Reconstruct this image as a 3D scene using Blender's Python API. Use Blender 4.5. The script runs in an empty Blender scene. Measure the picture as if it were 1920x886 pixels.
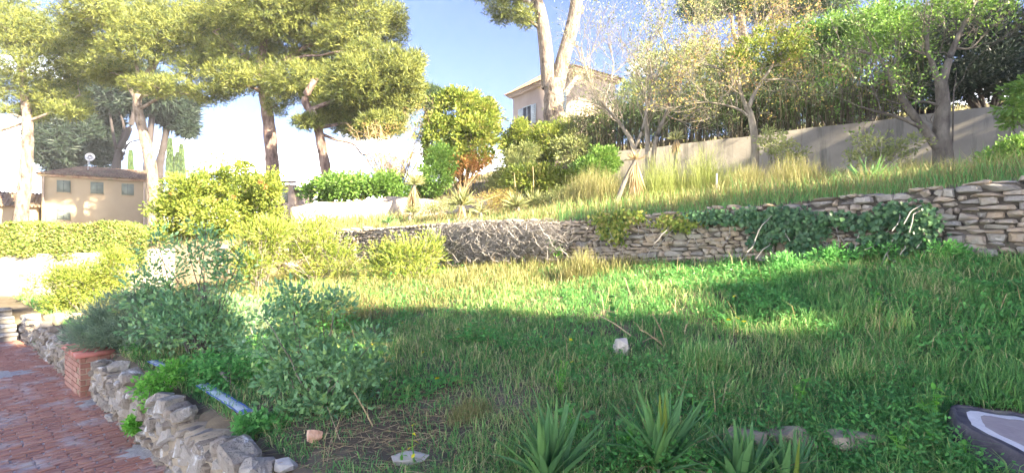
import bpy, bmesh, math, random
import numpy as np
from mathutils import Vector, Matrix
R = math.radians
rng = np.random.default_rng(7)
random.seed(7)
sc = bpy.context.scene
COL = sc.collection

# ---------------------------------------------------------------- camera, sky, sun, exposure
F, CX, HY, EYE = 930.0, 960.0, 455.0, 1.6          # focal length in photo pixels, centre column, horizon row, eye height
cam = bpy.data.cameras.new('camera'); co = bpy.data.objects.new('camera', cam); COL.objects.link(co)
co.location = (0, 0, EYE); co.rotation_euler = (R(90), 0, 0)
cam.sensor_width = 36.0; cam.lens = 36.0 * F / 1920.0; cam.shift_y = (HY - 443.0) / 1920.0
cam.clip_start = 0.05; cam.clip_end = 3000
sc.camera = co
SUN_AZ, SUN_EL = 128.0, 24.0                       # azimuth clockwise from +Y
sdir = Vector((math.sin(R(SUN_AZ)) * math.cos(R(SUN_EL)), math.cos(R(SUN_AZ)) * math.cos(R(SUN_EL)), math.sin(R(SUN_EL))))
w = bpy.data.worlds.new('World'); sc.world = w; w.use_nodes = True
wt = w.node_tree; wt.nodes.clear()
def wn(t, **k):
    n = wt.nodes.new(t)
    for a, b in k.items(): setattr(n, a, b)
    return n
sky = wn('ShaderNodeTexSky', sky_type='NISHITA', sun_disc=False)
sky.sun_elevation = R(SUN_EL); sky.sun_rotation = R(SUN_AZ); sky.air_density = 1.0; sky.dust_density = 0.6; sky.ozone_density = 1.6
tc = wn('ShaderNodeTexCoord'); mp = wn('ShaderNodeMapping'); mp.inputs['Scale'].default_value = (2.6, 2.6, 7.5); mp.inputs['Location'].default_value = (0.35, 0.1, 0.4)
nz = wn('ShaderNodeTexNoise'); nz.inputs['Scale'].default_value = 1.5; nz.inputs['Detail'].default_value = 7; nz.inputs['Roughness'].default_value = 0.55
sx = wn('ShaderNodeSeparateXYZ'); mr = wn('ShaderNodeMapRange')
mr.inputs['From Min'].default_value = 0.10; mr.inputs['From Max'].default_value = 0.42; mr.inputs['To Min'].default_value = 0.07; mr.inputs['To Max'].default_value = -0.2
ad = wn('ShaderNodeMath', operation='ADD'); cr = wn('ShaderNodeValToRGB')
cr.color_ramp.elements[0].position = 0.50; cr.color_ramp.elements[1].position = 0.86
cr.color_ramp.elements[0].color = (0, 0, 0, 1); cr.color_ramp.elements[1].color = (0.9, 0.9, 0.9, 1)
mx = wn('ShaderNodeMix', data_type='RGBA'); mx.inputs[7].default_value = (26.0, 26.0, 26.0, 1)
bg = wn('ShaderNodeBackground'); bg.inputs['Strength'].default_value = 0.15; ow = wn('ShaderNodeOutputWorld')
L = wt.links.new
L(tc.outputs['Generated'], mp.inputs[0]); L(mp.outputs[0], nz.inputs['Vector']); L(tc.outputs['Generated'], sx.inputs[0]); L(sx.outputs['Z'], mr.inputs['Value'])
L(nz.outputs['Fac'], ad.inputs[0]); L(mr.outputs[0], ad.inputs[1]); L(ad.outputs[0], cr.inputs[0]); L(cr.outputs[0], mx.inputs[0]); tint = wn('ShaderNodeMix', data_type='RGBA', blend_type='MULTIPLY'); tint.inputs[0].default_value = 1.0; tint.inputs[7].default_value = (.09, .088, .118, 1); L(sky.outputs[0], tint.inputs[6]); L(tint.outputs[2], mx.inputs[6])
L(mx.outputs[2], bg.inputs[0]); L(bg.outputs[0], ow.inputs[0])
sl = bpy.data.lights.new('sun', 'SUN'); sl.energy = 2.0; sl.angle = R(0.6); sl.color = (1.0, 0.86, 0.62)
so = bpy.data.objects.new('sun', sl); COL.objects.link(so); so.rotation_euler = sdir.to_track_quat('Z', 'Y').to_euler(); so.location = (20, -20, 20)
vs = sc.view_settings; vs.view_transform = 'Standard'; vs.look = 'None'; vs.gamma = 1; vs.exposure = 4.4; vs.use_curve_mapping = False
sc.render.engine = 'CYCLES'
cy = sc.cycles; cy.use_denoising = True; cy.max_bounces = 7; cy.diffuse_bounces = 4; cy.transmission_bounces = 5; cy.sample_clamp_indirect = 6

# ---------------------------------------------------------------- materials
MATS = {}
def new_mat(name):
    m = bpy.data.materials.new(name); m.use_nodes = True; m.node_tree.nodes.clear(); MATS[name] = m
    return m, m.node_tree
def ramp(nt, cols, lo=0.0, hi=1.0):
    r = nt.nodes.new('ShaderNodeValToRGB'); e = r.color_ramp.elements
    while len(e) < len(cols): e.new(0.5)
    for i, c in enumerate(cols):
        e[i].position = lo + (hi - lo) * i / max(1, len(cols) - 1); e[i].color = (*c, 1)
    return r
def leaf_mat(name, cols, trans=0.35, rough=0.5, spec=0.25, k=1.8):
    cols = [tuple(min(.72, v * k) for v in c) for c in cols]
    m, nt = new_mat(name); l = nt.links.new
    a = nt.nodes.new('ShaderNodeAttribute'); a.attribute_name = 'rnd'
    r = ramp(nt, cols); p = nt.nodes.new('ShaderNodeBsdfPrincipled'); t = nt.nodes.new('ShaderNodeBsdfTranslucent')
    p.inputs['Roughness'].default_value = rough; p.inputs['Specular IOR Level'].default_value = spec
    s = nt.nodes.new('ShaderNodeMixShader'); s.inputs[0].default_value = trans; o = nt.nodes.new('ShaderNodeOutputMaterial')
    l(a.outputs['Fac'], r.inputs[0]); l(r.outputs[0], p.inputs['Base Color']); l(r.outputs[0], t.inputs[0]); l(p.outputs[0], s.inputs[1]); l(t.outputs[0], s.inputs[2]); l(s.outputs[0], o.inputs[0])
    return m
def surf(name, cols, scale=3.0, rough=0.85, bump=0.3, bscale=None, per_object=0.0, lo=0.3, hi=0.7, coords='Position', stretch=(1, 1, 1), stain=None, spec=0.3, bdist=0.02):
    m, nt = new_mat(name); l = nt.links.new
    if coords == 'Position': g = nt.nodes.new('ShaderNodeNewGeometry'); src = g.outputs['Position']
    else: g = nt.nodes.new('ShaderNodeTexCoord'); src = g.outputs['Object']
    mpn = nt.nodes.new('ShaderNodeMapping'); mpn.inputs['Scale'].default_value = stretch; l(src, mpn.inputs[0])
    n = nt.nodes.new('ShaderNodeTexNoise'); n.inputs['Scale'].default_value = scale; n.inputs['Detail'].default_value = 8; n.inputs['Roughness'].default_value = 0.65
    l(mpn.outputs[0], n.inputs['Vector']); r = ramp(nt, cols, lo, hi)
    fac = n.outputs['Fac']
    if per_object:
        oi = nt.nodes.new('ShaderNodeObjectInfo'); mm = nt.nodes.new('ShaderNodeMix'); mm.data_type = 'FLOAT'; mm.inputs[0].default_value = per_object
        mr_ = nt.nodes.new('ShaderNodeMapRange'); mr_.inputs['To Min'].default_value = lo; mr_.inputs['To Max'].default_value = hi; l(oi.outputs['Random'], mr_.inputs[0])
        l(fac, mm.inputs[2]); l(mr_.outputs[0], mm.inputs[3]); fac = mm.outputs[0]
    l(fac, r.inputs[0]); colr = r.outputs[0]
    if stain:                                            # (colour, scale, threshold low, high, stretch)
        sc_, ss, s0, s1, st = stain
        mp2 = nt.nodes.new('ShaderNodeMapping'); mp2.inputs['Scale'].default_value = st; l(src, mp2.inputs[0])
        n2 = nt.nodes.new('ShaderNodeTexNoise'); n2.inputs['Scale'].default_value = ss; n2.inputs['Detail'].default_value = 6; n2.inputs['Roughness'].default_value = 0.7; l(mp2.outputs[0], n2.inputs['Vector'])
        r2 = ramp(nt, [(0, 0, 0), (1, 1, 1)], s0, s1); l(n2.outputs['Fac'], r2.inputs[0])
        mc = nt.nodes.new('ShaderNodeMix'); mc.data_type = 'RGBA'; l(r2.outputs[0], mc.inputs[0]); l(colr, mc.inputs[6]); mc.inputs[7].default_value = (*sc_, 1); colr = mc.outputs[2]
    p = nt.nodes.new('ShaderNodeBsdfPrincipled'); p.inputs['Roughness'].default_value = rough; p.inputs['Specular IOR Level'].default_value = spec
    o = nt.nodes.new('ShaderNodeOutputMaterial'); l(colr, p.inputs['Base Color'])
    if bump:
        nb = nt.nodes.new('ShaderNodeTexNoise'); nb.inputs['Scale'].default_value = bscale or scale * 4; nb.inputs['Detail'].default_value = 6; l(mpn.outputs[0], nb.inputs['Vector'])
        b = nt.nodes.new('ShaderNodeBump'); b.inputs['Strength'].default_value = bump; b.inputs['Distance'].default_value = bdist; l(nb.outputs['Fac'], b.inputs['Height']); l(b.outputs[0], p.inputs['Normal'])
    l(p.outputs[0], o.inputs[0])
    return m
def flat(name, c, rough=0.6, metal=0.0): return surf(name, [tuple(x * 0.85 for x in c), c], 6.0, rough, 0.1)

leaf_mat('grass', [(.055, .15, .045), (.085, .205, .06), (.12, .245, .07), (.18, .255, .08), (.35, .31, .17)], 0.45)
leaf_mat('dry_grass', [(.13, .16, .045), (.215, .215, .075), (.285, .26, .11), (.38, .335, .175)], 0.35, k=1.15)
leaf_mat('weed', [(.05, .15, .04), (.075, .21, .055), (.11, .26, .065)], 0.4)
leaf_mat('bright_weed', [(.07, .20, .03), (.10, .26, .04), (.16, .30, .05)], 0.45)
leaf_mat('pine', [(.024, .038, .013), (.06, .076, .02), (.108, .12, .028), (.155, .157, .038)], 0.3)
leaf_mat('dark_conifer', [(.015, .028, .022), (.025, .04, .028), (.035, .05, .03)], 0.15, k=1.15)  # dark cypress green, chosen so the colour stands in for shade and backlight
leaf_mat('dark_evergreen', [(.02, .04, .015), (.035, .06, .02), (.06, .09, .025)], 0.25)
leaf_mat('yellow_green', [(.035, .065, .018), (.085, .12, .022), (.125, .16, .027), (.17, .185, .035), (.21, .17, .06)], 0.35)
leaf_mat('mid_green', [(.05, .10, .02), (.08, .15, .03), (.13, .19, .04)], 0.35)
leaf_mat('olive_leaf', [(.08, .11, .04), (.14, .16, .06), (.20, .20, .08)], 0.3)
leaf_mat('autumn_leaf', [(.16, .17, .04), (.20, .19, .05), (.22, .16, .06), (.20, .11, .06)], 0.4)
leaf_mat('rust_leaf', [(.20, .10, .04), (.27, .13, .05), (.22, .17, .04)], 0.3)
leaf_mat('blue_green', [(.06, .135, .065), (.09, .18, .082), (.12, .215, .09), (.19, .275, .08)], 0.25, 0.42, 0.35)
leaf_mat('rosemary', [(.08, .115, .08), (.115, .16, .105), (.15, .20, .11)], 0.2)
leaf_mat('hedge_leaf', [(.06, .09, .02), (.10, .14, .03), (.16, .19, .05), (.20, .16, .06)], 0.3)
leaf_mat('ivy_leaf', [(.02, .05, .025), (.035, .075, .035), (.055, .105, .04)], 0.2, 0.4, 0.3)
leaf_mat('yucca_leaf', [(.05, .12, .05), (.075, .155, .055), (.11, .20, .05)], 0.3, 0.6, 0.15)
leaf_mat('yucca_pale', [(.10, .12, .045), (.15, .16, .065), (.21, .19, .09)], 0.25)
leaf_mat('dead_leaf', [(.28, .20, .10), (.38, .29, .16), (.46, .38, .24)], 0.25, 0.7, 0.1, k=1.15)
leaf_mat('twig_grey', [(.19, .17, .155), (.27, .25, .23), (.36, .335, .31)], 0.0, 0.85, 0.1, k=1.15)
leaf_mat('twig_tan', [(.25, .18, .10), (.33, .25, .14), (.40, .31, .19)], 0.0, 0.85, 0.1, k=1.15)
leaf_mat('petal', [(.75, .50, .02), (.8, .58, .03)], 0.25, k=1.15)
leaf_mat('white_petal', [(.75, .75, .7), (.8, .8, .78)], 0.25, k=1.15)
leaf_mat('broom', [(.10, .13, .03), (.16, .19, .05), (.22, .23, .08)], 0.25)
surf('soil', [(.09, .07, .045), (.15, .12, .08), (.21, .17, .12)], 1.2, 0.95, 0.5, 14)
surf('pine_bark', [(.05, .04, .035), (.15, .115, .09), (.19, .155, .125), (.25, .21, .175)], 4.5, 0.95, 1.0, 9, stretch=(1, 1, .4), bdist=.09, lo=.36, hi=.62, coords='Object')
surf('red_bark', [(.06, .04, .035), (.15, .10, .085), (.21, .15, .125), (.32, .25, .20)], 4.0, 0.95, 1.0, 8, stretch=(1, 1, .4), bdist=.09, lo=.36, hi=.66)
surf('dark_bark', [(.035, .03, .03), (.06, .05, .05)], 2.0, 0.95, 0.6, 7)
surf('grey_bark', [(.06, .053, .046), (.13, .115, .10), (.20, .18, .155)], 5, 0.9, 0.6, 16, stretch=(1, 1, .5))
surf('pale_bark', [(.13, .115, .09), (.215, .19, .155), (.30, .265, .22)], 6, 0.9, 0.5, 18, stretch=(1, 1, .5))
surf('wall_stone', [(.15, .135, .12), (.23, .21, .185), (.30, .275, .24), (.33, .255, .18), (.28, .265, .245)], 3.5, 0.9, 1.0, 18, per_object=.6, lo=.25, hi=.75, bdist=.035, stain=((.38, .37, .33), 4.0, .58, .72, (1, 1, 1)))
surf('garden_stone', [(.16, .12, .085), (.24, .20, .155), (.31, .28, .24), (.42, .40, .37)], 5, 0.9, 1.0, 20, bdist=.035, per_object=.55, lo=.25, hi=.75, stain=((.55, .54, .52), 5.0, .57, .66, (1, 1, 1)))
surf('wall_core', [(.07, .06, .048), (.12, .105, .085)], 6, 1.0, 0.5)
surf('mortar', [(.22, .17, .11), (.32, .26, .18), (.40, .34, .26)], 5, 0.95, 0.7, 25)
surf('plaster_grey', [(.165, .148, .122), (.205, .187, .158), (.245, .225, .19)], 0.9, 0.9, 0.35, 9, stain=((.10, .095, .082), 1.1, .52, .66, (1.8, 1.8, .22)))
surf('plaster_white', [(.29, .255, .185), (.34, .30, .22)], 1.0, 0.9, 0.3, 9)
surf('plaster_pink', [(.33, .25, .185), (.42, .34, .26), (.48, .41, .33)], 1.6, 0.9, 0.45, 12, stain=((.36, .27, .20), 1.3, .55, .7, (1, 1, 1.6)))
surf('render_cream', [(.34, .265, .17), (.38, .30, .195)], 0.5, 0.9, 0.1, 10)
surf('render_pink', [(.34, .265, .21), (.385, .305, .25), (.42, .34, .285)], 0.5, 0.9, 0.15, 8)
surf('shutter_green', [(.13, .155, .135), (.15, .175, .15)], 2, 0.6, 0.05)
surf('shutter_blue', [(.36, .42, .45), (.42, .48, .50)], 2, 0.6, 0.05)
surf('roof_tile', [(.20, .12, .085), (.32, .21, .14), (.40, .30, .20)], 2.4, 0.9, 0.4, 12, lo=.35, hi=.65, stain=((.20, .17, .10), 1.2, .5, .7, (1, 1, 1)))
surf('brick_paver', [(.32, .155, .115), (.42, .21, .15), (.48, .27, .195)], 3, 0.85, 0.5, 30, per_object=.7, lo=.3, hi=.7, stain=((.46, .38, .35), 2.6, .50, .66, (1, 1, 1)))
surf('path_mortar', [(.42, .37, .34), (.55, .50, .46)], 4, 0.95, 0.4)
surf('brick_red', [(.22, .10, .075), (.32, .16, .115), (.36, .22, .17)], 4, 0.85, 0.4, 25, per_object=.75, lo=.3, hi=.7)
surf('cap_red', [(.40, .14, .11), (.46, .18, .14)], 4, 0.7, 0.3)
surf('step_stone', [(.30, .28, .26), (.44, .42, .39)], 5, 0.9, 0.5, stain=((.16, .15, .14), 3, .5, .7, (1, 1, 1)))
surf('cement', [(.36, .34, .32), (.48, .46, .43)], 9, 0.95, 0.8, 30)
surf('log_end_wood', [(.30, .25, .25), (.37, .32, .31)], 8, 0.8, 0.3)
surf('log_sapwood', [(.56, .54, .55), (.68, .66, .66)], 14, 0.85, 0.3)
surf('log_bark', [(.04, .037, .045), (.085, .078, .09), (.15, .145, .12)], 6, 0.95, 0.8)
surf('pale_rock', [(.45, .40, .34), (.55, .50, .43)], 6, 0.9, 0.5)
surf('terracotta', [(.45, .22, .13), (.55, .42, .34)], 9, 0.85, 0.4)
surf('white_wood', [(.62, .55, .45), (.7, .64, .55)], 6, 0.7, 0.2)
surf('awning_blue', [(.10, .12, .22), (.14, .16, .28)], 3, 0.7, 0.1)
surf('glass_dark', [(.03, .035, .04), (.05, .055, .065)], 3, 0.12, 0.0, spec=0.6)
surf('dish_white', [(.62, .62, .64), (.7, .7, .72)], 3, 0.5, 0.05)
surf('metal_grey', [(.3, .3, .3), (.36, .36, .36)], 5, 0.5, 0.05)
surf('bamboo_cane', [(.05, .045, .03), (.09, .08, .05), (.14, .12, .08)], 4, 0.8, 0.2, per_object=.0)
surf('wrap_white', [(.66, .69, .76), (.74, .77, .83)], 9, 0.35, 0.3, 20, spec=.5)
surf('wrap_blue', [(.05, .12, .50), (.08, .17, .58)], 9, 0.35, 0.2, 20, spec=.5)

# ---------------------------------------------------------------- geometry helpers
class Geo:
    def __init__(s): s.v = []; s.f3 = []; s.f4 = []; s.a = []; s.n = 0
    def add(s, v, f3=None, f4=None, a=0.5):
        v = np.asarray(v, float).reshape(-1, 3)
        s.v.append(v)
        s.a.append(np.full(len(v), a) if np.isscalar(a) else np.asarray(a, float))
        if f3 is not None and len(f3): s.f3.append(np.asarray(f3, np.int64).reshape(-1, 3) + s.n)
        if f4 is not None and len(f4): s.f4.append(np.asarray(f4, np.int64).reshape(-1, 4) + s.n)
        s.n += len(v); return s
    def box(s, x0, x1, y0, y1, z0, z1):
        v = [(x, y, z) for z in (z0, z1) for y in (y0, y1) for x in (x0, x1)]
        return s.add(v, f4=[(0, 2, 3, 1), (4, 5, 7, 6), (0, 1, 5, 4), (1, 3, 7, 5), (3, 2, 6, 7), (2, 0, 4, 6)])
    def mesh(s, name, origin=(0, 0, 0), smooth=False):
        v = np.concatenate(s.v) - np.asarray(origin, float)
        f3 = np.concatenate(s.f3) if s.f3 else np.zeros((0, 3), np.int64)
        f4 = np.concatenate(s.f4) if s.f4 else np.zeros((0, 4), np.int64)
        me = bpy.data.meshes.new(name)
        me.vertices.add(len(v)); me.vertices.foreach_set('co', v.ravel().astype(np.float32))
        me.loops.add(f3.size + f4.size); me.loops.foreach_set('vertex_index', np.concatenate([f3.ravel(), f4.ravel()]).astype(np.int32))
        nf = len(f3) + len(f4); me.polygons.add(nf)
        st = np.concatenate([np.arange(len(f3)) * 3, f3.size + np.arange(len(f4)) * 4])
        me.polygons.foreach_set('loop_start', st.astype(np.int32))
        if smooth: me.polygons.foreach_set('use_smooth', np.ones(nf, bool))
        at = me.attributes.new('rnd', 'FLOAT', 'POINT'); at.data.foreach_set('value', np.concatenate(s.a).astype(np.float32))
        me.update(calc_edges=True); me.validate(); return me
    def build(s, name, mat, parent=None, smooth=False, loc=None):
        origin = (0, 0, 0)
        if parent is None and loc is not None: origin = loc
        elif parent is not None and parent.get('_world'): origin = tuple(parent.location)
        o = bpy.data.objects.new(name, s.mesh(name, origin, smooth)); COL.objects.link(o)
        o.data.materials.append(MATS[mat])
        if parent is not None: o.parent = parent
        elif loc is not None: o.location = loc
        return o
def tag(o, label, cat, group=None):
    o['label'] = label; o['category'] = cat
    if group: o['group'] = group
    return o
def thing(name, label, cat, loc, rz=0.0, group=None, world=True):   # an Empty at the base; world=True: parts are given in world coordinates
    o = bpy.data.objects.new(name, None); COL.objects.link(o); o.location = loc; o.rotation_euler = (0, 0, rz); o.empty_display_size = 0.2
    if world: o['_world'] = 1
    return tag(o, label, cat, group)
def struct(o): o['kind'] = 'structure'; return o
def unit(v): v = np.asarray(v, float); return v / (np.linalg.norm(v, axis=-1, keepdims=True) + 1e-9)
def rdir(n): return unit(rng.normal(size=(n, 3)))
def tube(g, pts, rad, sides=6, a=0.5, caps=True):
    pts = np.asarray(pts, float); n = len(pts); rad = np.broadcast_to(np.asarray(rad, float), (n,))
    t = unit(np.gradient(pts, axis=0)); up = np.where(np.abs(t[:, 2:3]) > .95, np.array([[1., 0, 0]]), np.array([[0., 0, 1]]))
    s1 = unit(np.cross(t, up)); s2 = np.cross(t, s1)
    an = np.arange(sides) * 2 * math.pi / sides
    ring = pts[:, None] + rad[:, None, None] * (np.cos(an)[None, :, None] * s1[:, None] + np.sin(an)[None, :, None] * s2[:, None])
    i = np.arange(n - 1)[:, None] * sides; j = np.arange(sides)[None]; k = (j + 1) % sides
    f = np.stack([i + j, i + k, i + sides + k, i + sides + j], -1).reshape(-1, 4)
    g.add(ring.reshape(-1, 3), f4=f, a=a)
    if caps:
        g.add(np.concatenate([ring[-1], pts[-1:]]), f3=[(q, (q + 1) % sides, sides) for q in range(sides)], a=a)
def spline(p, n=12):
    p = np.asarray(p, float); q = np.vstack([2 * p[0] - p[1], p, 2 * p[-1] - p[-2]]); out = []
    seg = len(p) - 1
    for u in np.linspace(0, seg - 1e-6, n):
        i = int(u); t = u - i; a, b, c, d = q[i:i + 4]
        out.append(.5 * (2 * b + (c - a) * t + (2 * a - 5 * b + 4 * c - d) * t * t + (3 * b - a - 3 * c + d) * t ** 3))
    return np.array(out)
def leaves(g, P, D, L, W, a=None, fold=0.0, up=None):
    n = len(P); D = unit(D); L = np.broadcast_to(np.asarray(L, float), (n,))[:, None]; W = np.broadcast_to(np.asarray(W, float), (n,))[:, None]
    N = rdir(n) if up is None else unit(up + .6 * rdir(n))
    S = unit(np.cross(D, N)); N2 = np.cross(S, D)
    a = rng.random(n) if a is None else a
    if fold < 0:                                            # one tapering needle
        v = np.stack([P - S * W * .5, P + S * W * .5, P + D * L], 1); g.add(v.reshape(-1, 3), f3=np.arange(n)[:, None] * 3 + np.array([[0, 1, 2]]), a=np.repeat(a, 3))
    elif fold == 0:
        v = np.stack([P, P + D * L * .5 + S * W * .5, P + D * L, P + D * L * .5 - S * W * .5], 1)
        f = np.arange(n)[:, None] * 4 + np.array([[0, 1, 2, 3]]); g.add(v.reshape(-1, 3), f4=f, a=np.repeat(a, 4))
    else:                                               # two halves folded along the midrib, drooping tip
        m = P + D * L * .5 - N2 * W * fold * .2; tip = P + D * L - N2 * L * .15
        v = np.stack([P, P + D * L * .42 + S * W * .5 + N2 * W * fold, tip, P + D * L * .42 - S * W * .5 + N2 * W * fold, m], 1)
        b = np.arange(n)[:, None] * 5
        g.add(v.reshape(-1, 3), f3=np.concatenate([b + np.array([[0, 1, 4]]), b + np.array([[1, 2, 4]]), b + np.array([[4, 2, 3]]), b + np.array([[0, 4, 3]])]), a=np.repeat(a, 5))
def blades(g, P, H, W, lean, a, bend=0.5):
    n = len(P); an = rng.random(n) * 2 * math.pi; d = np.stack([np.cos(an), np.sin(an), 0 * an], 1); an2 = rng.random(n) * 2 * math.pi
    s = np.stack([np.cos(an2), np.sin(an2), 0 * an], 1); H = H[:, None]; W = (np.zeros(n) + W)[:, None]; lean = (np.zeros(n) + lean)[:, None]
    z = np.array([[0, 0, 1.]])
    m = P + z * H * .55 * np.sqrt(np.clip(1 - (lean * .5) ** 2, .1, 1)) + d * H * lean * .25
    t = P + z * H * np.clip(1 - lean * .6, .15, 1) + d * H * lean * .85
    v = np.stack([P - s * W * .5, P + s * W * .5, m + s * W * .4, m - s * W * .4, t], 1); b = np.arange(n)[:, None] * 5
    g.add(v.reshape(-1, 3), f3=b + np.array([[3, 2, 4]]), f4=b + np.array([[0, 1, 2, 3]]), a=np.repeat(a, 5))

# ---------------------------------------------------------------- terrain
U2 = np.array([-.774, .633]); V2 = np.array([.633, .774])   # along and across the garden terraces
def pl_eval(poly, x, y):                                    # signed distance to a polyline (positive = uphill side) and interpolated attributes
    poly = np.asarray(poly, float); best = np.full(np.shape(x), 1e9); sg = np.ones(np.shape(x)); att = np.zeros(np.shape(x) + (poly.shape[1] - 2,))
    for i in range(len(poly) - 1):
        a, b = poly[i], poly[i + 1]; d = b[:2] - a[:2]; l2 = d @ d
        t = ((x - a[0]) * d[0] + (y - a[1]) * d[1]) / l2
        tc_ = np.clip(t, -1e3 if i == 0 else 0, 1e3 if i == len(poly) - 2 else 1)
        dx = x - a[0] - tc_ * d[0]; dy = y - a[1] - tc_ * d[1]; r = np.hypot(dx, dy); m = r < best
        crs = (d[0] * (y - a[1]) - d[1] * (x - a[0]))
        best = np.where(m, r, best); sg = np.where(m, np.where(crs > 0, -1.0, 1.0), sg)
        ta = np.clip(tc_, 0, 1)[..., None]; att = np.where(m[..., None], a[2:] * (1 - ta) + b[2:] * ta, att)
    return best * sg, att
# polylines run from right to left; uphill is on their right-hand side.  x, y, z foot, z top
NEAR = [(12, .6, -.2, 1.0), (6, 1.9, -.2, .30), (3, 2.4, -.2, .10), (.4, 2.5, -.3, .1), (-1.2, 3.0, -.45, .06), (-2.8, 4.42, -.45, .06), (-5.35, 6.52, -.36, .12), (-9.7, 10.05, -.32, .16), (-13.2, 12.9, .15, .2)]
STONE = [(9.5, 2.8, 1.7, 2.55), (5.9, 6.2, 1.5, 2.33), (4.43, 7.63, 1.38, 2.2), (2.0, 10.0, 1.15, 2.06), (-.75, 11.65, 1.12, 2.08), (-3.9, 14.0, 1.0, 1.98), (-6.0, 15.3, .85, 1.9), (-8.4, 13.6, .45, 1.6), (-10.4, 12.9, .2, 1.34), (-17, 13.9, .2, 1.25), (-40, 18, .2, 1.2)]
PLAST = [(26, 2.2, 3.3, 4.6), (14.9, 10.0, 3.25, 4.3), (12.1, 12.0, 3.2, 4.3), (3.3, 18.2, 3.55, 4.2), (-.6, 18.3, 2.9, 3.4), (-4.2, 17.7, 2.45, 3.0), (-7.4, 17.0, 2.3, 2.6), (-12, 22, 2.0, 2.1), (-40, 42, 2.0, 2.0)]
def Hn(x, y, bump=True):
    x = np.asarray(x, float); y = np.asarray(y, float)
    dn, an_ = pl_eval(NEAR, x, y); ds, as_ = pl_eval(STONE, x, y); dp, ap = pl_eval(PLAST, x, y)
    aa = x * U2[0] + y * U2[1]
    zpath = np.interp(aa, [4.5, 8.5, 13.8, 15.0, 18], [-.45, -.36, -.32, .2, .24]) - .05
    zpath = np.where((x > -1.0), np.interp(x, [-1, .5], [-.5, -.2]), zpath)
    t = np.clip(dn / (np.abs(dn) + np.abs(ds) + 1e-6), 0, 1)
    z1 = an_[..., 1] * (1 - t) + as_[..., 0] * t
    t2 = np.clip(ds / (np.abs(ds) + np.abs(dp) + 1e-6), 0, 1); z2 = as_[..., 1] * (1 - t2) + ap[..., 0] * t2
    slope = np.interp(x, [-30, -14, -4, 2], [.015, .03, .16, .24])
    z3 = ap[..., 1] + np.minimum(np.maximum(dp, 0), 24) * slope
    z = np.where(dp > 0, z3, np.where(ds > 0, z2, np.where(dn > 0, z1, zpath)))
    if bump:
        k = np.where(dn > 0.3, 1, 0.0)
        z = z + k * (.035 * np.sin(1.9 * x + .7 * y) * np.sin(1.3 * y - .5 * x) + .02 * np.sin(4.1 * x + 1.3) * np.sin(3.7 * y))
    return z
def H(x, y): return float(Hn(np.array([x]), np.array([y]))[0])
def G(px, d): x = (px - CX) / F * d; return np.array([x, d, H(x, d)])
def W3(px, py, d): return np.array([(px - CX) / F * d, d, EYE + (HY - py) / F * d])
def hit(px, py, up=0.0):                                    # where the ground meets this line of sight
    ds_ = np.arange(2.2, 40, .03); x = (px - CX) / F * ds_; z = EYE + (HY - py) / F * ds_; h = Hn(x, ds_) + up
    i = np.argmax(z <= h); return np.array([x[i], ds_[i], h[i] - up])
def axis(lo, hi, c0, c1, step):
    a = list(np.arange(c0, c1, step)); s = step; p = c0
    while p > lo: s *= 1.18; p -= s; a.insert(0, p)
    s = step; p = a[-1]
    while p < hi: s *= 1.18; p += s; a.append(p)
    return np.array(a)
gx = axis(-500, 500, -15, 13, .165); gy = axis(-300, 900, -1.5, 20, .165)
XX, YY = np.meshgrid(gx, gy); ZZ = Hn(XX, YY)
g = Geo(); nx, ny = len(gx), len(gy); ii = (np.arange(ny - 1)[:, None] * nx + np.arange(nx - 1)[None]).ravel()
g.add(np.stack([XX, YY, ZZ], -1).reshape(-1, 3), f4=np.stack([ii, ii + 1, ii + nx + 1, ii + nx], -1))
struct(g.build('ground', 'soil', smooth=True))

# ---------------------------------------------------------------- masonry
def stone_mesh(name, jit=.16, bev=.2):
    bm = bmesh.new(); bmesh.ops.create_cube(bm, size=1.0)
    for v in bm.verts:
        v.co.x += random.uniform(-jit, jit) * .55; v.co.z += random.uniform(-jit, jit); v.co.y += random.uniform(-jit, jit) * .6
    bmesh.ops.bevel(bm, geom=bm.edges[:], offset=bev * random.uniform(.6, 1.1), segments=1, affect='EDGES', clamp_overlap=True)
    for v in bm.verts: v.co += Vector((random.uniform(-1, 1), random.uniform(-1, 1), random.uniform(-1, 1))) * .03
    me = bpy.data.meshes.new(name); bm.to_mesh(me); bm.free(); return me
def hull_mesh(name, n, e, jx=.1):
    bm = bmesh.new(); k = 0
    while k < n:
        d = rng.normal(size=3); d /= (np.abs(d) ** e).sum() ** (1 / e)
        if abs(d).max() < .5: continue
        bm.verts.new(Vector(d * .56 * rng.uniform(1 - jx, 1.0))); k += 1
    r = bmesh.ops.convex_hull(bm, input=bm.verts[:]); bmesh.ops.delete(bm, geom=list({g_ for g_ in r['geom_interior'] if isinstance(g_, bmesh.types.BMVert)}), context='VERTS')
    me = bpy.data.meshes.new(name); bm.to_mesh(me); bm.free(); return me
STONES = [hull_mesh('stone', 30, 7) for _ in range(26)] + [stone_mesh('stone', .2, .16) for _ in range(10)]
ROUGH = [hull_mesh('rubble_stone', 22, 4, .2) for _ in range(26)] + [stone_mesh('rubble_stone', .3, .14) for _ in range(8)]
BRICK = []
for _ in range(6):
    bm = bmesh.new(); bmesh.ops.create_cube(bm, size=1.0)
    for v in bm.verts: v.co += Vector([random.uniform(-.03, .03) for _ in range(3)])
    bmesh.ops.bevel(bm, geom=bm.edges[:], offset=.06, segments=1, affect='EDGES'); me = bpy.data.meshes.new('brick'); bm.to_mesh(me); bm.free(); BRICK.append(me)
def with_mat(meshes, mat):
    out = []
    for m in meshes: m = m.copy(); m.materials.append(MATS[mat]); out.append(m)
    return out
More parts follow.
